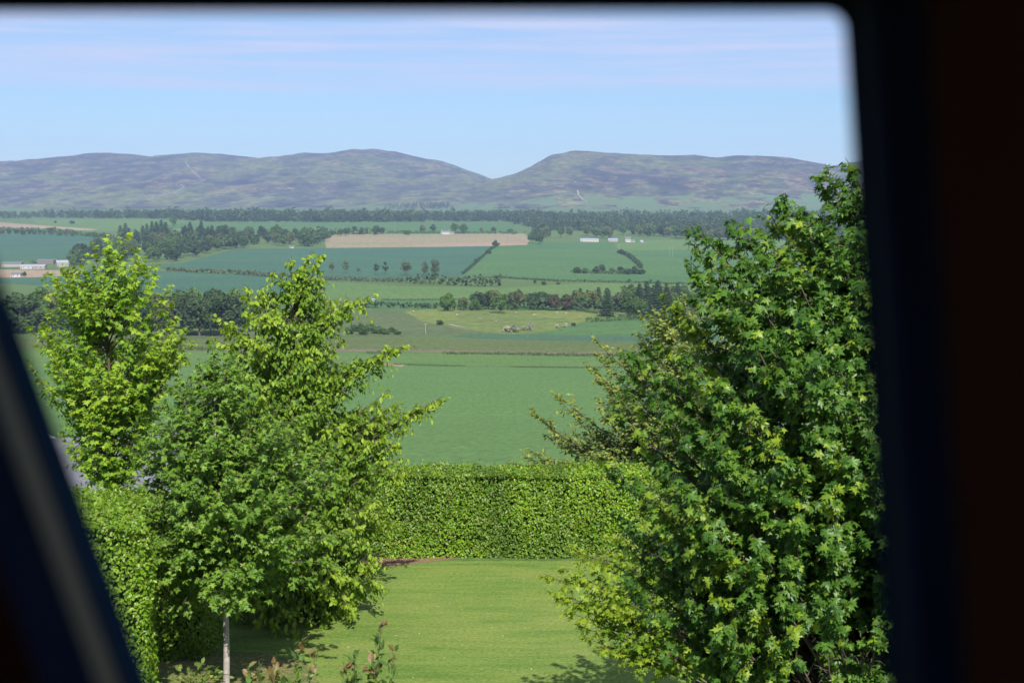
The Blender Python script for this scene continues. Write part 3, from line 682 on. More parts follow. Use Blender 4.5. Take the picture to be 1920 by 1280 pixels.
wood([(1122,600),(1160,580),(1300,566),(1300,594),(1200,598)], 36, 3, [('round','far_green'),('round','far_pale'),('tall','far_green'),('conifer','far_con')], (11, 15), 'in the wood right of the pasture', 'trees of the wood right of the pasture', 7)
wood([(1000,452),(1010,442),(1180,438),(1300,440),(1420,444),(1420,452),(1240,447),(1080,449)], 40, 4, [('round','far_green'),('spread','far_green'),('round','far_pale'),('round','far_dark')], (17, 23), 'in the wood behind the white farm', 'trees behind the white farm', 8)
wood([(0,438),(60,437),(190,443),(205,452),(180,448),(60,441),(0,441)], 16, 5, [('round','far_green'),('bush','far_green'),('round','far_pale')], (9, 14), 'in the tree belt at the far left', 'trees of the belt at the far left', 8)
wood([(565,441),(720,437),(720,440),(600,444)], 12, 6, [('round','far_green'),('round','far_dark')], (11, 17), 'in the belt above the ploughed field', 'trees above the ploughed field', 9)
wood([(880,582),(905,575),(1010,574),(1115,577),(1120,582),(1000,581)], 14, 8, [('round','far_pale'),('round','far_dark'),('tall','far_green')], (9, 13), 'filling the gaps of the pasture edge', 'small trees in the gaps of the pasture edge', 8)
# single trees and bushes: px, foot row, height px, kind, material, label
for a in [
 (325,424,22,'round','far_spring','rounded fresh green tree standing alone before the far forest'),
 (705,440,19,'round','far_dark','dark round tree standing alone left of the white house'),
 (763,440,11,'bush','far_green','low bush between the dark round tree and the white house'),
 (792,436,16,'round','far_pale','pale rounded tree just left of the white house roof'),
 (812,434,14,'round','far_dark','small dark tree touching the left end of the white house'),
 (852,437,20,'round','far_green','tall green tree just right of the white house'),
 (868,438,21,'spread','far_green','broad green tree second to the right of the white house'),
 (903,437,11,'round','far_pale','small pale tree right of the white house'),
 (925,437,13,'round','far_dark','dark little tree on the top edge of the ploughed field'),
 (957,437,10,'bush','far_green','small green bush on the top edge of the ploughed field'),
 (998,456,22,'round','far_green','round green tree at the right corner of the ploughed field'),
 (1012,458,23,'round','far_dark','dark tree at the left edge of the farm wood'),
 (928,463,14,'round','far_dark','dark tree at the top of the diagonal hedgerow'),
 (915,476,10,'bush','far_dark','upper bush on the diagonal hedgerow'),
 (893,492,9,'bush','far_dark','lower bush on the diagonal hedgerow'),
 (623,512,24,'thin','far_pale','bare looking slim tree, leftmost on the blue green field edge'),
 (648,512,27,'thin','far_pale','tall bare looking tree, second from left on the blue green field edge'),
 (672,514,16,'thin','far_pale','short thin tree left of the pair on the blue green field'),
 (706,514,22,'thin','far_dark','left tree of the slim pair on the blue green field'),
 (722,514,25,'thin','far_dark','right tree of the slim pair on the blue green field'),
 (762,516,33,'tall','far_pale','tall grey green tree at the middle of the field edge'),
 (796,516,28,'tall','far_pale','grey green tree left of the tallest field edge tree'),
 (815,519,35,'tall','far_pale','tallest grey green tree of the field edge row'),
 (840,583,38,'round','far_spring','large round bright green oak on the left of the pasture edge'),
 (868,580,24,'round','far_pale','pale tree right of the large round oak'),
 (890,582,24,'round','far_spring','fresh green tree between the two large oaks'),
 (916,580,38,'round','far_dark','dark round tree touching the left of the broad oak'),
 (938,587,42,'spread','far_spring','broad spreading oak in the middle of the pasture edge'),
 (965,579,36,'tall','far_green','tall slender tree just right of the broad oak'),
 (1011,580,36,'round','far_dark','dark domed tree left of the copper beeches'),
 (1040,582,34,'round','far_copper','left copper beech with reddish crown'),
 (1062,582,33,'round','far_copper','right copper beech with reddish crown'),
 (1076,576,33,'conifer','far_con','leftmost dark fir of the group behind the copper beeches'),
 (1088,576,37,'conifer','far_con','second fir of the group behind the copper beeches'),
 (1101,576,34,'conifer','far_con','third fir of the group behind the copper beeches'),
 (1122,577,40,'conifer','far_con','tall pointed fir fourth in the group'),
 (1142,578,36,'conifer','far_con','tall pointed fir at the right end of the group'),
 (824,609,12,'bush','far_dark','single dark bush on the slope below the oak'),
 (1020,534,9,'bush','far_dark','left dark bush standing alone in the light green field'),
 (1047,533,7,'bush','far_pale','small pale bush right of the lone dark bush'),
 (1003,532,9,'round','far_dark','bush growing out of the long hedge line'),
 (1097,528,6,'round','far_green','tiny tree on the long hedge line, left'),
 (1180,530,9,'round','far_green','little tree on the long hedge line, middle'),
 (1220,531,9,'round','far_green','little tree on the long hedge line, right'),
 (952,622,15,'bush','far_bloss','left hawthorn of the white flowering pair in the pasture'),
 (963,623,17,'bush','far_bloss','right hawthorn of the white flowering pair in the pasture'),
 (983,619,10,'bush','far_bloss','small white flowering bush right of the hawthorn pair'),
 (995,620,16,'round','far_bloss','upright white flowering hawthorn in the pasture'),
 (1045,615,10,'bush','far_bloss','white flowering bush beside the rounded green field'),
 (1060,613,11,'bush','far_bloss','white flowering bush at the tip of the rounded green field'),
 (1075,611,9,'bush','far_dark','dark bush at the tip of the rounded green field'),
 (1083,512,14,'bush','far_dark','leftmost bush of the copse on the bright green field'),
 (1097,512,12,'bush','far_green','second bush of the copse on the bright green field'),
 (1118,513,15,'round','far_dark','dark tree in the left half of the bright field copse'),
 (1129,512,19,'round','far_green','tallest round tree of the bright field copse'),
 (1147,513,13,'round','far_green','small tree in the middle of the bright field copse'),
 (1164,513,16,'round','far_dark','dark tree right of the middle of the bright field copse'),
 (1178,514,14,'bush','far_dark','dark bush near the right end of the bright field copse'),
 (1190,514,17,'round','far_dark','last tall tree of the bright field copse'),
 (1203,514,12,'bush','far_dark','bush at the right end of the bright field copse'),
 (1183,546,16,'round','far_dark','dark tree left of the hedge below the long hedge line'),
 (1215,547,12,'bush','far_dark','bush in the gap beside the sycamore, below the hedge line'),
 (1240,548,14,'round','far_green','tree right of the bush below the hedge line'),
 (1265,548,13,'round','far_green','tree nearest the sycamore below the hedge line'),
 (1185,566,16,'conifer','far_con','dark fir above the wood right of the pasture'),
 (30,518,9,'bush','far_dark','dark bush left of the tiny white cottage'),
 (46,519,11,'round','far_dark','dark tree right of the tiny white cottage'),
 (138,500,20,'round','far_green','green tree at the right end of the farmyard'),
 (150,494,22,'round','far_pale','pale tree beside the farmyard, left of the big wood'),
 (172,486,24,'round','far_dark','dark tree between farmyard and big wood'),
 (135,420,8,'bush','far_dark','tiny dark bush on the pale field under the far forest'),
 (104,418,5,'bush','far_dark','tinier dark bush left on the pale field under the far forest'),
]:
    px, py, h, kind, mat, lab = a
    single(px, py, h, kind, mat, lab, None, 1.25 if kind == 'bush' else 1.0, 'bush' if kind == 'bush' else 'tree')
rs = random.Random(77)
for i in range(10):
    px = 655+i*10; py = 624+rs.uniform(-6, 4)+i*.35; single(px, py, 20-abs(i-3)*1.5, 'bush', 'far_green', 'rounded green bush of the thicket on the slope, right of the hornbeam top', 'bushes of the thicket on the slope', 1.25, 'bush')

# hedgerows: one bumpy strip of foliage each
def hedgerow(label, pts, hpx, mat, wm=2.5, seed=1, dn=1.0, gap=0.0):
    rs = np.random.RandomState(seed); q = [P(*p) for p in dens(pts, 8, False)]; o = np.array([q[0].x, q[0].y, 0.])
    Pn = []; 
    for i in range(len(q)-1):
        a, b = q[i], q[i+1]; L = (b-a).length; h = hpx*a.y/F; k = int(max(8, L/(h*.30)*6*dn)); k = min(k, 420)
        u = rs.rand(k); x = a.x+(b.x-a.x)*u; y = a.y+(b.y-a.y)*u; keep = vnoise((x+y)/11.0, x*0+seed, seed) > gap
        x, y = x[keep], y[keep]; k = len(x)
        if not k: continue
        hh = h*(.55+.75*vnoise(x/(h*1.6), y/(h*1.6), seed)); z = zfun(x, y)+hh*rs.rand(k)**.7
        Pn.append(np.column_stack([x+rs.randn(k)*wm*.35, y+rs.randn(k)*wm*.35, z, np.full(k, h)]))
    A = np.concatenate(Pn); k = len(A); d = nrm(rs.randn(k, 3)); nm = nrm(rs.randn(k, 3)*.7+UP*.6+np.array([0, -.7, 0]))
    V, tt, lo, _ = leaves(A[:, :3]-o, d, nm, A[:, 3]*.42*rs.uniform(.6, 1.3, k), CLUMP)
    ob = obj('hedgerow', mesh_np('hedgerow', V, tt, lo, [M[mat]]), None, tuple(o)); tag(ob, label, 'hedgerow'); return ob
HR = [
 ('hedgerow along the lower edge of the blue green field', [(312,508),(450,515),(560,522),(625,526),(700,528),(760,530)], 8, 'far_pale', .0),
 ('thick dark hedgerow at the right foot of the blue green field', [(765,531),(830,534),(900,537),(940,536)], 15, 'far_dark', .0),
 ('diagonal hedgerow between the blue green and the bright green field', [(936,459),(920,468),(903,484),(888,497),(868,514)], 3.4, 'far_dark', .15),
 ('long thin dark hedge line across the bright green fields', [(920,521),(985,524),(1050,528),(1110,529),(1200,531),(1310,534)], 4, 'far_dark', .0),
 ('curved dark hedge in the bright green field above the copse', [(1160,474),(1175,479),(1188,488),(1196,495),(1202,503)], 6, 'far_dark', .0),
 ('low hedge under the copse on the bright green field', [(1072,512),(1120,513),(1170,514),(1208,514)], 6, 'far_dark', .0),
 ('dark hedgerow left of the large round oak', [(640,576),(700,577),(760,577),(820,578)], 11, 'far_dark', .12),
 ('low thin hedge behind the oaks', [(690,563),(800,563),(900,562),(990,562)], 3, 'far_dark', .1),
 ('hedge bounding the right end of the pasture', [(1070,579),(1095,584),(1122,588)], 5, 'far_dark', .0),
 ('scrubby hedge around the right end of the pasture', [(1100,603),(1130,602),(1200,599),(1290,596)], 8, 'far_green', .0),
 ('patchy dark hedge above the light green strip', [(690,663),(760,663),(850,664),(950,665),(1040,667),(1140,668),(1220,669)], 5, 'far_dark', .22),
 ('thin dark bank line at the top of the near field', [(735,683),(830,686),(900,687),(1000,689),(1130,690)], 2.4, 'far_dark', .15),
 ('dark hedge at the left below the dark wood', [(330,655),(360,656),(410,657)], 6, 'far_dark', .0),
 ('small bush clump left of the light green strip', [(725,664),(740,663),(752,664)], 10, 'far_dark', .0),
 ('hedge below the long hedge line near the sycamore', [(1165,543),(1200,545),(1290,548)], 6, 'far_dark', .1),
 ('continuous scrub joining the trees above the ploughed field', [(565,443),(640,440),(720,438.5)], 11, 'far_green', .0),
 ('hedge along the top of the ploughed field', [(720,438),(800,438),(900,438),(985,439)], 5, 'far_green', .3),
 ('hedgerow above the farmyard field at the far left', [(0,433),(100,436),(200,446)], 7, 'far_green', .0),
 ('dense dark undergrowth beneath the copper trees and firs', [(985,581),(1050,581),(1115,579),(1160,582)], 20, 'far_dark', .0),
 ('undergrowth between the large oaks of the pasture edge', [(845,581),(900,582),(985,581)], 12, 'far_green', .1),
 ('dark brush behind the farmyard', [(60,494),(100,494),(140,497)], 7, 'far_dark', .1),
]
for i, (lab, pts, h, mt, g) in enumerate(HR): hedgerow(lab, pts, h, mt, seed=i+2, gap=g)

# far woods that read as one mass
def mass(name, label, poly, n, seed, hm, mats, conf=.7, mind=0):
    rs = np.random.RandomState(seed); Ps = []; As = []; Ns = []; Ss = []; Mi = []
    xs = [p[0] for p in poly]; ys = [p[1] for p in poly]; c = 0
    while c < n:
        x, y = rs.uniform(min(xs), max(xs)), rs.uniform(min(ys), max(ys))
        if not inpoly(np.array([x]), np.array([y]), poly)[0]: continue
        q = P(x, y); h = rs.uniform(*hm)*(1+.35*(rs.rand() < .06)); con = rs.rand() < conf; k = 46
        p, a, nm = blob_crown(rs, 'conifer' if con else 'round', k); w = h*(1.25 if con else 1.1)
        p = p*np.array([w, w, h])+np.array([q.x, q.y, q.z-.3]); Ps.append(p); As.append(a); Ns.append(nm); Ss.append(np.full(k, h*.2)*rs.uniform(.7, 1.2, k)); Mi += [0 if con else 1]*k; c += 1
    p = np.concatenate(Ps); V, tt, lo, _ = leaves(p, np.concatenate(As), np.concatenate(Ns), np.concatenate(Ss), CLUMP)
    ob = obj(name, mesh_np(name, V, tt, lo, [M[m] for m in mats], Mi)); tag(ob, label, 'forest', None, 'stuff'); return ob
mass('forest', 'dark band of far spruce forest under the hills', [(80,409),(300,410),(400,416),(640,416.5),(940,415.5),(1010,417),(1010,406),(500,406),(80,404)], 1500, 1, (14, 21), ['far_con', 'far_dark'], .8)
mass('forest', 'lighter mixed woodland at the far left under the hills', [(-60,413),(80,411),(80,402),(-60,402)], 150, 2, (9, 15), ['far_dark', 'far_green'], .3)
mass('forest', 'broad dark plantation on the right under the hills', [(960,420),(1010,432),(1180,434),(1300,444),(1460,450),(1620,450),(1620,404),(1000,404),(960,412)], 1900, 3, (12, 19), ['far_con', 'far_dark'], .65)
mass('forest', 'patch of dark plantation low on the left hill', [(720,391),(840,391),(842,384),(800,382),(730,385)], 160, 4, (10, 14), ['far_con', 'far_dark'], 1)

# ------------------------------------------------------------------ buildings
M['white'] = plain('white render', (.42,.40,.38), .85, .2, .06, 2); M['white_near'] = plain('white painted render', (.72,.68,.66), .85, .2, .06, 2); M['slate'] = plain('slate roof', (.12,.125,.145), .7, .3, .25, 3)
M['grey_roof'] = plain('grey sheet roof', (.26,.28,.33), .5, .4, .12, .6); M['stone'] = plain('grey stone wall', (.30,.27,.24), .9, .1, .3, 2)
M['blue_roof'] = plain('pale blue metal roof', (.52,.60,.68), .35, .5, .08, .8); M['glass'] = plain('dark window glass', (.03,.035,.045), .15, .6, .1, 1)
M['wood'] = plain('brown boarding', (.17,.13,.11), .8, .2, .3, 3)
def house(label, loc, L, W, H, rh, wall, roof, rz=0, wins=4, door=True, chim=0, cat='house', name='house', ribs=0, scale=1):
    root = empty(name, loc, rz); tag(root, label, cat)
    mb = MB(); mb.box(-L/2, L/2, -W/2, W/2, -2.5, H)
    mb.add([(-L/2,-W/2,H),(-L/2,W/2,H),(-L/2,0,H+rh),(L/2,-W/2,H),(L/2,W/2,H),(L/2,0,H+rh)], [(0,2,1),(3,4,5)])
    obj('wall', mb.mesh('wall', [M[wall]]), root)
    o = .25; s = rh/(W/2); mb = MB()
    for sg in (-1, 1):
        y0 = sg*(W/2+o); z0 = H-o*s
        a = [(-L/2-o,y0,z0+.03),(L/2+o,y0,z0+.03),(L/2+o,0,H+rh+.03),(-L/2-o,0,H+rh+.03)]; b = [(x, y, z+.12) for x, y, z in a]
        mb.add(a+b, [(0,1,2,3),(4,5,6,7),(0,1,5,4),(1,2,6,5),(3,0,4,7)])
        for i in range(ribs):
            x = -L/2+(i+.5)*L/ribs; mb.tube([(x, y0, z0+.17), (x, sg*.05, H+rh+.17)], [.035, .035], 4)
    ro = obj('roof', mb.mesh('roof', [M[roof]]), root)
    for c in range(chim):
        x = (-.42+.84*c)*L; mb = MB(); mb.box(x-.4, x+.4, -.3, .3, H+rh*.7, H+rh+1); obj('chimney', mb.mesh('chimney', [M[wall]]), ro)
    for i in range(wins):
        x = -L/2+(i+.7)*L/(wins+.4); mb = MB(); mb.box(x-.45, x+.45, -W/2-.02, -W/2+.06, H*.38, H*.78)
        wn = obj('window', mb.mesh('window', [M['glass']]), root); mb = MB()
        for b in ((x-.53,x-.452,H*.36,H*.8),(x+.452,x+.53,H*.36,H*.8),(x-.452,x+.452,H*.36,H*.378),(x-.452,x+.452,H*.782,H*.8)): mb.box(b[0], b[1], -W/2-.05, -W/2+.05, b[2], b[3])
        obj('frame', mb.mesh('frame', [M['white']]), wn)
    if door:
        mb = MB(); mb.box(-L/2+L*.05, -L/2+L*.05+min(1, L*.2), -W/2-.03, -W/2+.05, 0, min(2.1, H*.8)); obj('door', mb.mesh('door', [M['wood']]), root)
    return root
def hpx_house(label, x0, x1, py, hp, **k):
    q = P((x0+x1)/2, py); L = (x1-x0)*q.y/F; H = hp*q.y/F; W = min(L*.6, 9)
    return house(label, (q.x, q.y, q.z), L, W, H*.62, H*.38, **k)
hpx_house('white farmhouse with dark roof above the ploughed field', 827, 843, 439, 7, wall='white', roof='slate', chim=2)
hpx_house('small outbuilding touching the white farmhouse on its right', 843, 851, 438.5, 4.5, wall='stone', roof='slate', wins=1)
hpx_house('long low white barn of the farm before the right hand wood', 1088, 1122, 453, 6, wall='white', roof='grey_roof', wins=6)
hpx_house('pale grey barn right of the long white barn', 1140, 1158, 453, 6, wall='stone', roof='grey_roof', wins=2, cat='barn', name='barn')
hpx_house('tall white farmhouse with slate roof beside the pale grey barn', 1172, 1182, 454, 9, wall='white', roof='slate', chim=2, wins=2)
hpx_house('dark lean roofed byre attached right of the tall white farmhouse', 1182, 1190, 454, 5, wall='stone', roof='slate', wins=1, cat='barn', name='barn')
hpx_house('tiny white cottage at the right end of the farm', 1200, 1206, 454.5, 4, wall='white', roof='grey_roof', wins=1)
hpx_house('tiny white cottage at the far left beside the bare soil field', 22, 40, 519, 8, wall='white', roof='slate', wins=2)
hpx_house('long dark roofed barn at the left of the farmyard', 6, 42, 500, 9, wall='stone', roof='slate', wins=0, cat='barn', name='barn')
hpx_house('pale grey roofed shed in front of the farmyard', 40, 62, 504, 8, wall='white', roof='grey_roof', wins=2, cat='barn', name='barn')
hpx_house('wide grey roofed shed in the middle of the farmyard', 62, 86, 504, 8, wall='stone', roof='grey_roof', wins=2, cat='barn', name='barn')
hpx_house('dark barn at the back of the farmyard', 72, 108, 494, 8, wall='wood', roof='slate', wins=0, cat='barn', name='barn')
hpx_house('grey farm building with pale gable at the right of the farmyard', 106, 127, 500, 12, wall='stone', roof='grey_roof', wins=1, chim=1, cat='barn', name='barn', rz=.5)
hpx_house('small white hut at the edge of the wood left of the ploughed field', 543, 551, 465, 4, wall='white', roof='slate', wins=1)
hpx_house('tiny white hut before the dark hedge left of the oak', 697, 704, 564, 4, wall='white', roof='grey_roof', wins=1, cat='shed', name='shed')
# neighbours close to the garden
q = at_depth(100, 800, 48); house('long shed with pale blue ribbed metal roof behind the lime maple', (-17.6, 47, -4.4), 7.5, 5.0, 3.9, 1.6, 'wood', 'blue_roof', rz=-.95, wins=2, ribs=22, cat='shed', name='shed')
house('low grey slate roofed shed glimpsed under the lime maple', (-12.4, 41.5, -3.2), 5.0, 4.5, 2.5, 1.7, 'stone', 'slate', rz=.35, wins=1, cat='shed', name='shed')

# fence posts and wooden power poles
M['pole'] = plain('weathered pole wood', (.30,.26,.22), .9, .1, .2, 2)
def pole(label, px, py, hpx, arm=True):
    q = P(px, py); h = hpx*q.y/F; mb = MB(); mb.tube([(0,0,-1),(0,0,h*.5),(0,0,h)], [.16,.14,.11], 8)
    root = empty('power_pole', tuple(q)); tag(root, label, 'power pole', 'wooden poles across the fields')
    obj('post', mb.mesh('post', [M['pole']]), root)
    if arm:
        mb = MB(); mb.box(-.9, .9, -.06, .06, h-.35, h-.2)
        for x in (-.8, 0, .8): mb.tube([(x,0,h-.2),(x,0,h+.02)], [.05,.04], 6)
        obj('crossarm', mb.mesh('crossarm', [M['pole']]), root)
for a in [('wooden power pole on the olive slope below the thicket', 798, 626, 20), ('wooden power pole in the bright green field, left of the pair', 1256, 482, 20), ('wooden power pole in the bright green field, right of the pair', 1261, 482, 20),
          ('wooden power pole on the pale field before the far forest', 740, 432, 14), ('wooden power pole before the copse on the long hedge line', 1160, 470, 12)]: pole(*a)
# grazing sheep
M['wool'] = plain('sheep wool', (.45,.43,.38), .95, .1, .1, 8, bump=.6); M['face'] = plain('dark sheep skin', (.05,.045,.04), .8, .2)
def lathe_x(prof, n=10):
    mb = MB(); vs = []; fs = []
    for x, z, ry, rz_ in prof:
        for k in range(n): a = 2*math.pi*k/n; vs.append((x, ry*math.cos(a), z+rz_*math.sin(a)))
    for i in range(len(prof)-1):
        for k in range(n): fs.append((i*n+k, i*n+(k+1) % n, (i+1)*n+(k+1) % n, (i+1)*n+k))
    fs += [tuple(range(n)), tuple(range((len(prof)-1)*n, len(prof)*n))]; mb.add(vs, fs); return mb
def sheep_mesh():
    mb = lathe_x([(-.62,.68,.05,.06),(-.55,.66,.2,.22),(-.3,.64,.26,.28),(0,.62,.28,.3),(.3,.66,.26,.28),(.48,.72,.18,.2),(.6,.66,.11,.13),(.7,.52,.1,.11),(.78,.36,.09,.1),(.84,.24,.06,.07),(.88,.16,.04,.04)])
    mb.m = [0]*len(mb.f)
    for i in range(len(mb.f)):
        if 60 <= i < 100: mb.m[i] = 1
    for x, y in ((-.42,-.14),(-.42,.14),(.36,-.13),(.36,.13)):
        mb.tube([(x,y,.5),(x+(.03 if x < 0 else -.01),y,.28),(x-.01,y,0)], [.07,.04,.035], 6, 1)
    for s in (-1, 1): mb.tube([(.66,s*.08,.56),(.64,s*.2,.55)], [.035,.015], 4, 1)
    return mb.mesh('sheep', [M['wool'], M['face']], True)
SM = sheep_mesh(); rs = random.Random(4)
for i, (px, py) in enumerate([(916,590),(1045,588),(775,586),(968,588),(1002,592),(1130,590),(1062,589),(1088,597),(900,600),(930,604),(857,592),(1024,596)]):
    q = P(px, py); o = obj('sheep', SM, None, tuple(q)); o.rotation_euler[2] = rs.uniform(0, 6.28); o.scale = (.95,)*3
    tag(o, 'small pale sheep grazing in the pasture before the oaks', 'sheep', 'sheep grazing in the pasture')

# ------------------------------------------------------------------ the room and its window
def loop(off, m, rad):
    """opening outline pushed outwards by off (photo px) and scaled m along the line of sight"""
    pts = [(-180-off*1.1, 24-off), (1583+off*.72, 24-off), (1664+off*.72, 1290), (1682+off*.72, 1560+off), (371-off, 1560+off), (280-off, 1280), (2-off, 520)]
    dp = [.60, .56, .56, .56, .62, .62, .61]; out = []
    for i, (a, d) in enumerate(zip(pts, dp)):
        if i == 1:
            r = rad+off*.5; 
            for k in range(9):
                t = math.pi/2*k/8; out.append(at_depth(a[0]-r+r*math.sin(t), a[1]+r-r*math.cos(t), d*m))
        else: out.append(at_depth(a[0], a[1], d*m))
    return out
NP = 15
SEG = {'head': range(0, 6), 'jamb_right': range(6, 11), 'sill': range(11, 12), 'jamb_left': range(12, 15)}
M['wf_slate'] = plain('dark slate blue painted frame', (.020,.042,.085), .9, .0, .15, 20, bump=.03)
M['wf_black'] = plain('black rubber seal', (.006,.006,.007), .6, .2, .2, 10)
M['wf_olive'] = plain('lit olive grey inner frame', (.135,.11,.075), .8, .1, .12, 14, bump=.05)  # olive painted wood, paler on the left jamb to stand for its light
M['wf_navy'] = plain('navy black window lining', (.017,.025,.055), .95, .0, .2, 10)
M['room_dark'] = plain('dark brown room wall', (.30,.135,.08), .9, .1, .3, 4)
M['outer'] = plain('house stone', (.35,.31,.27), .9, .1, .3, 3)
M['ceil'] = plain('pale ceiling', (.10,.09,.085), .9, .1, .1, 2)
wf = empty('window_frame', tuple(at_depth(960, 1560, .74))); tag(wf, 'dark slanting window frame around the view, close to the eye and out of focus', 'window frame')
def band(name, la, lb, segs, mat, parent):
    inv = parent.matrix_world.inverted() if False else None; o = Vector(wf.location); mb = MB()
    for i in segs:
        j = (i+1) % NP; mb.add([la[i]-o, la[j]-o, lb[j]-o, lb[i]-o], [(0, 1, 2, 3)])
    return obj(name, mb.mesh(name, [M[mat]]), parent)
L0 = loop(14, 1.12, 34); L1 = loop(0, 1.03, 34); L2 = loop(4, .985, 34); L3 = loop(48, .955, 40); L4 = loop(58, .95, 40); L5 = loop(98, .80, 44); L6 = loop(118, .79, 46); L7 = loop(205, .72, 60)
for nm in SEG:
    sg = list(SEG[nm]); left = nm == 'jamb_left'
    pn = 'jamb' if 'jamb' in nm else nm
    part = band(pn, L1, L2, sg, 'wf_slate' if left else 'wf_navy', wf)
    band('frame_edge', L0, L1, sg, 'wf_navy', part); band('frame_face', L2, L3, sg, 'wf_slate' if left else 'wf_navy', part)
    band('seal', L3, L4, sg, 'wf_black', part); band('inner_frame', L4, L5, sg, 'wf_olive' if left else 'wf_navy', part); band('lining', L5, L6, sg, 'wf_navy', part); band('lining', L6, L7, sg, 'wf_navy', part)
# wall with the hole, then the room with a side opening added for light, then the house around it
TLc = at_depth(-180, 24, .60); TRc = at_depth(1583, 24, .56)
e = (TRc-TLc); e.z = 0; e.normalize(); nout = Vector((-e.y, e.x, 0))     # nout points to the garden
if nout.y < 0: nout = -nout
orig = Vector((TRc.x, TRc.y, 0)); 
def W3(s, n, z): return Vector((orig.x, orig.y, 0))+e*s+nout*n+Vector((0, 0, z))
hs = empty('dormer_room', (orig.x, orig.y, 0)); tag(hs, 'dark room and house wall surrounding the window', 'house')
oo = Vector(hs.location)
def flat_loop(Lp, n):
    out = []
    for p in Lp:
        d = Vector(p)-orig; s = d.dot(e); out.append((s, p.z))
    return out
mb = MB(); S0, S1, ZF, ZC, DB = -2.2, 2.6, 6.45, 8.75, 3.2
rect = []
for i, p in enumerate(L7):
    # matching point on a big rectangle around
    if i == 0: rect.append((S0, ZC))
    elif 1 <= i <= 9: rect.append((S1, ZC))
    elif i in (10, 11): rect.append((S1, ZF))
    elif i == 12: rect.append((S0, ZF))
    elif i == 13: rect.append((S0, ZF+.9))
    else: rect.append((S0, ZF+1.6))
vs = [Vector(p)-oo for p in L7]+[W3(s, -.02, z)-oo for s, z in rect]
mb.add(vs, [(i, (i+1) % NP, NP+(i+1) % NP, NP+i) for i in range(NP)])
obj('wall', mb.mesh('wall', [M['room_dark']]), hs)
mb = MB()     # outer skin with a slightly larger hole
vs = [Vector(p)-oo for p in L0]+[W3(s*1.02, .14, z+(.1 if z > 8 else -.1))-oo for s, z in rect]
mb.add(vs, [(i, (i+1) % NP, NP+(i+1) % NP, NP+i) for i in range(NP)])
obj('outer_wall', mb.mesh('outer_wall', [M['outer']]), hs)
mb = MB()
def wb(s0, s1, n0, n1, z0, z1):
    c = [W3(s, n, z)-oo for z in (z0, z1) for s, n in ((s0, n0), (s1, n0), (s1, n1), (s0, n1))]
    mb.add(c, [(0,3,2,1),(4,5,6,7),(0,1,5,4),(1,2,6,5),(2,3,7,6),(3,0,4,7)])
wb(S0-.2, S0, -DB, .1, ZF, ZC); [wb(S1, S1+.2, *q_) for q_ in ((-DB, -1.9, ZF, ZC), (-.5, .1, ZF, ZC), (-1.9, -.5, ZF, ZF+.7), (-1.9, -.5, ZC-.25, ZC))]; wb(S0-.2, S1+.2, -DB-.2, -DB, ZF, ZC); wb(S0-.2, S1+.2, -DB-.2, .1, ZF-.2, ZF-.003)  # unseen opening added in the right wall to light the left jamb
obj('side_walls', mb.mesh('side_walls', [M['room_dark']]), hs)
mb = MB(); wb(S0-.2, S1+.2, -DB-.2, .1, ZC+.003, ZC+.15); obj('ceiling', mb.mesh('ceiling', [M['room_dark']]), hs)
mb = MB(); wb(S0-.2, S1+.2, -DB-.2, .12, -.3, ZF-.25); obj('lower_wall', mb.mesh('lower_wall', [M['outer']]), hs)
mb = MB(); c = [W3(s, n, z)-oo for s in (S0-.4, S1+.4) for n, z in ((-DB-.5, 8.8), (-DB/2, 9.5), (.35, 8.93))]
mb.add(c, [(0,1,4,3),(1,2,5,4),(0,2,1),(3,4,5)]); obj('roof', mb.mesh('roof', [M['slate']]), hs)

# ------------------------------------------------------------------ air, sky, sun, camera
mb = MB(); mb.box(-6200, 6200, -60, 11200, -95, 470)
hz = obj('haze', mb.mesh('haze', [])); hz['kind'] = 'stuff'; hz['label'] = 'thin blue summer haze filling the valley'
hm = bpy.data.materials.new('haze air'); hm.use_nodes = True; nt = hm.node_tree; nt.nodes.clear()
ou = nt.nodes.new('ShaderNodeOutputMaterial'); vo = nt.nodes.new('ShaderNodeVolumePrincipled')
vo.inputs['Color'].default_value = (.48,.63,1,1); vo.inputs['Density'].default_value = HAZE; vo.inputs['Anisotropy'].default_value = 0
nt.links.new(vo.outputs[0], ou.inputs['Volume']); hz.data.materials.append(hm)

w = bpy.data.worlds.new('World'); sc.world = w; w.use_nodes = True; nt = w.node_tree; nt.nodes.clear()
ou = nt.nodes.new('ShaderNodeOutputWorld'); bg = nt.nodes.new('ShaderNodeBackground'); sk = nt.nodes.new('ShaderNodeTexSky')
sk.sky_type = 'NISHITA'; sk.sun_disc = False; sk.sun_elevation = SUN_EL; sk.sun_rotation = SUN_AZ; sk.altitude = 200; sk.air_density = 1.0; sk.dust_density = .3; sk.ozone_density = 1.6
tc = nt.nodes.new('ShaderNodeTexCoord'); mp = nt.nodes.new('ShaderNodeMapping'); mp.inputs['Scale'].default_value = (4, 4, 85)
nt.links.new(tc.outputs['Generated'], mp.inputs[0])
ns = nt.nodes.new('ShaderNodeTexNoise'); ns.inputs['Scale'].default_value = 1.3; ns.inputs['Detail'].default_value = 7; ns.inputs['Roughness'].default_value = .6
nt.links.new(mp.outputs[0], ns.inputs['Vector'])
rp = nt.nodes.new('ShaderNodeValToRGB'); rp.color_ramp.elements[0].position = .42; rp.color_ramp.elements[0].color = (0,0,0,1); rp.color_ramp.elements[1].position = .72; rp.color_ramp.elements[1].color = (1,1,1,1)
nt.links.new(ns.outputs['Fac'], rp.inputs[0])
sx = nt.nodes.new('ShaderNodeSeparateXYZ'); nt.links.new(tc.outputs['Generated'], sx.inputs[0])
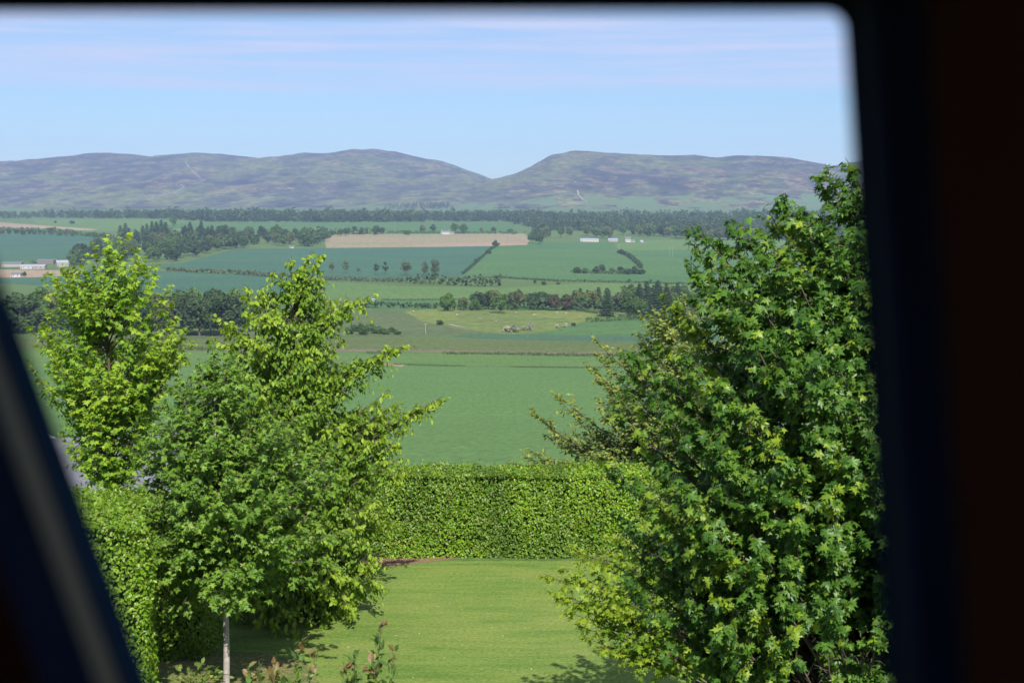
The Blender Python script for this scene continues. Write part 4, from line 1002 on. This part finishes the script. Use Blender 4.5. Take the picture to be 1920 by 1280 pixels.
mr = nt.nodes.new('ShaderNodeMapRange'); mr.inputs['From Min'].default_value = .073; mr.inputs['From Max'].default_value = .078; nt.links.new(sx.outputs['Z'], mr.inputs['Value'])
mu = nt.nodes.new('ShaderNodeMath'); mu.operation = 'MULTIPLY_ADD'; nt.links.new(rp.outputs[0], mu.inputs[0]); mu.inputs[1].default_value = .30
mu3 = nt.nodes.new('ShaderNodeMath'); mu3.operation = 'MULTIPLY'; nt.links.new(mr.outputs[0], mu3.inputs[0]); mu3.inputs[1].default_value = CIRRUS
mb2 = nt.nodes.new('ShaderNodeMath'); mb2.operation = 'MULTIPLY_ADD'; nt.links.new(mr.outputs[0], mb2.inputs[0]); mb2.inputs[1].default_value = .75; mb2.inputs[2].default_value = .12
nt.links.new(mb2.outputs[0], mu.inputs[1]); nt.links.new(mu3.outputs[0], mu.inputs[2])
tint = nt.nodes.new('ShaderNodeMix'); tint.data_type = 'RGBA'; tint.blend_type = 'MULTIPLY'; tint.inputs[0].default_value = 1; nt.links.new(sk.outputs[0], tint.inputs[6]); tint.inputs[7].default_value = (*SKYTINT, 1)
mx = nt.nodes.new('ShaderNodeMix'); mx.data_type = 'RGBA'; nt.links.new(mu.outputs[0], mx.inputs[0]); nt.links.new(tint.outputs[2], mx.inputs[6]); mx.inputs[7].default_value = (*CLOUD, 1)
mx.clamp_factor = True; nt.links.new(mx.outputs[2], bg.inputs[0]); bg.inputs[1].default_value = SKYSTR; nt.links.new(bg.outputs[0], ou.inputs[0])

ld = bpy.data.lights.new('sun', 'SUN'); ld.energy = SUNSTR; ld.angle = R(.53); ld.color = (1, .95, .86)
lo_ = bpy.data.objects.new('sun', ld); lo_.rotation_euler = SUNV.to_track_quat('Z', 'Y').to_euler(); lo_.location = (0, -5, 30); link(lo_)
cd = bpy.data.cameras.new('camera'); cd.sensor_width = 36; cd.lens = F/1920*36; cd.clip_start = .03; cd.clip_end = 30000
cd.dof.use_dof = True; cd.dof.focus_distance = 26; cd.dof.aperture_fstop = cd.lens/1000/APERT
ca = bpy.data.objects.new('camera', cd); ca.location = (0, 0, CZ); ca.rotation_euler = (math.pi/2-PITCH, 0, 0); link(ca); sc.camera = ca
sc.view_settings.view_transform = 'Standard'; sc.view_settings.look = 'None'; sc.view_settings.gamma = 1; sc.view_settings.exposure = EXPO
sc.cycles.use_denoising = True; sc.cycles.max_bounces = 8; sc.cycles.diffuse_bounces = 4; sc.cycles.volume_bounces = 1; sc.cycles.transparent_max_bounces = 8
sc.cycles.use_adaptive_sampling = True; sc.cycles.adaptive_threshold = .015; sc.cycles.sample_clamp_indirect = 6
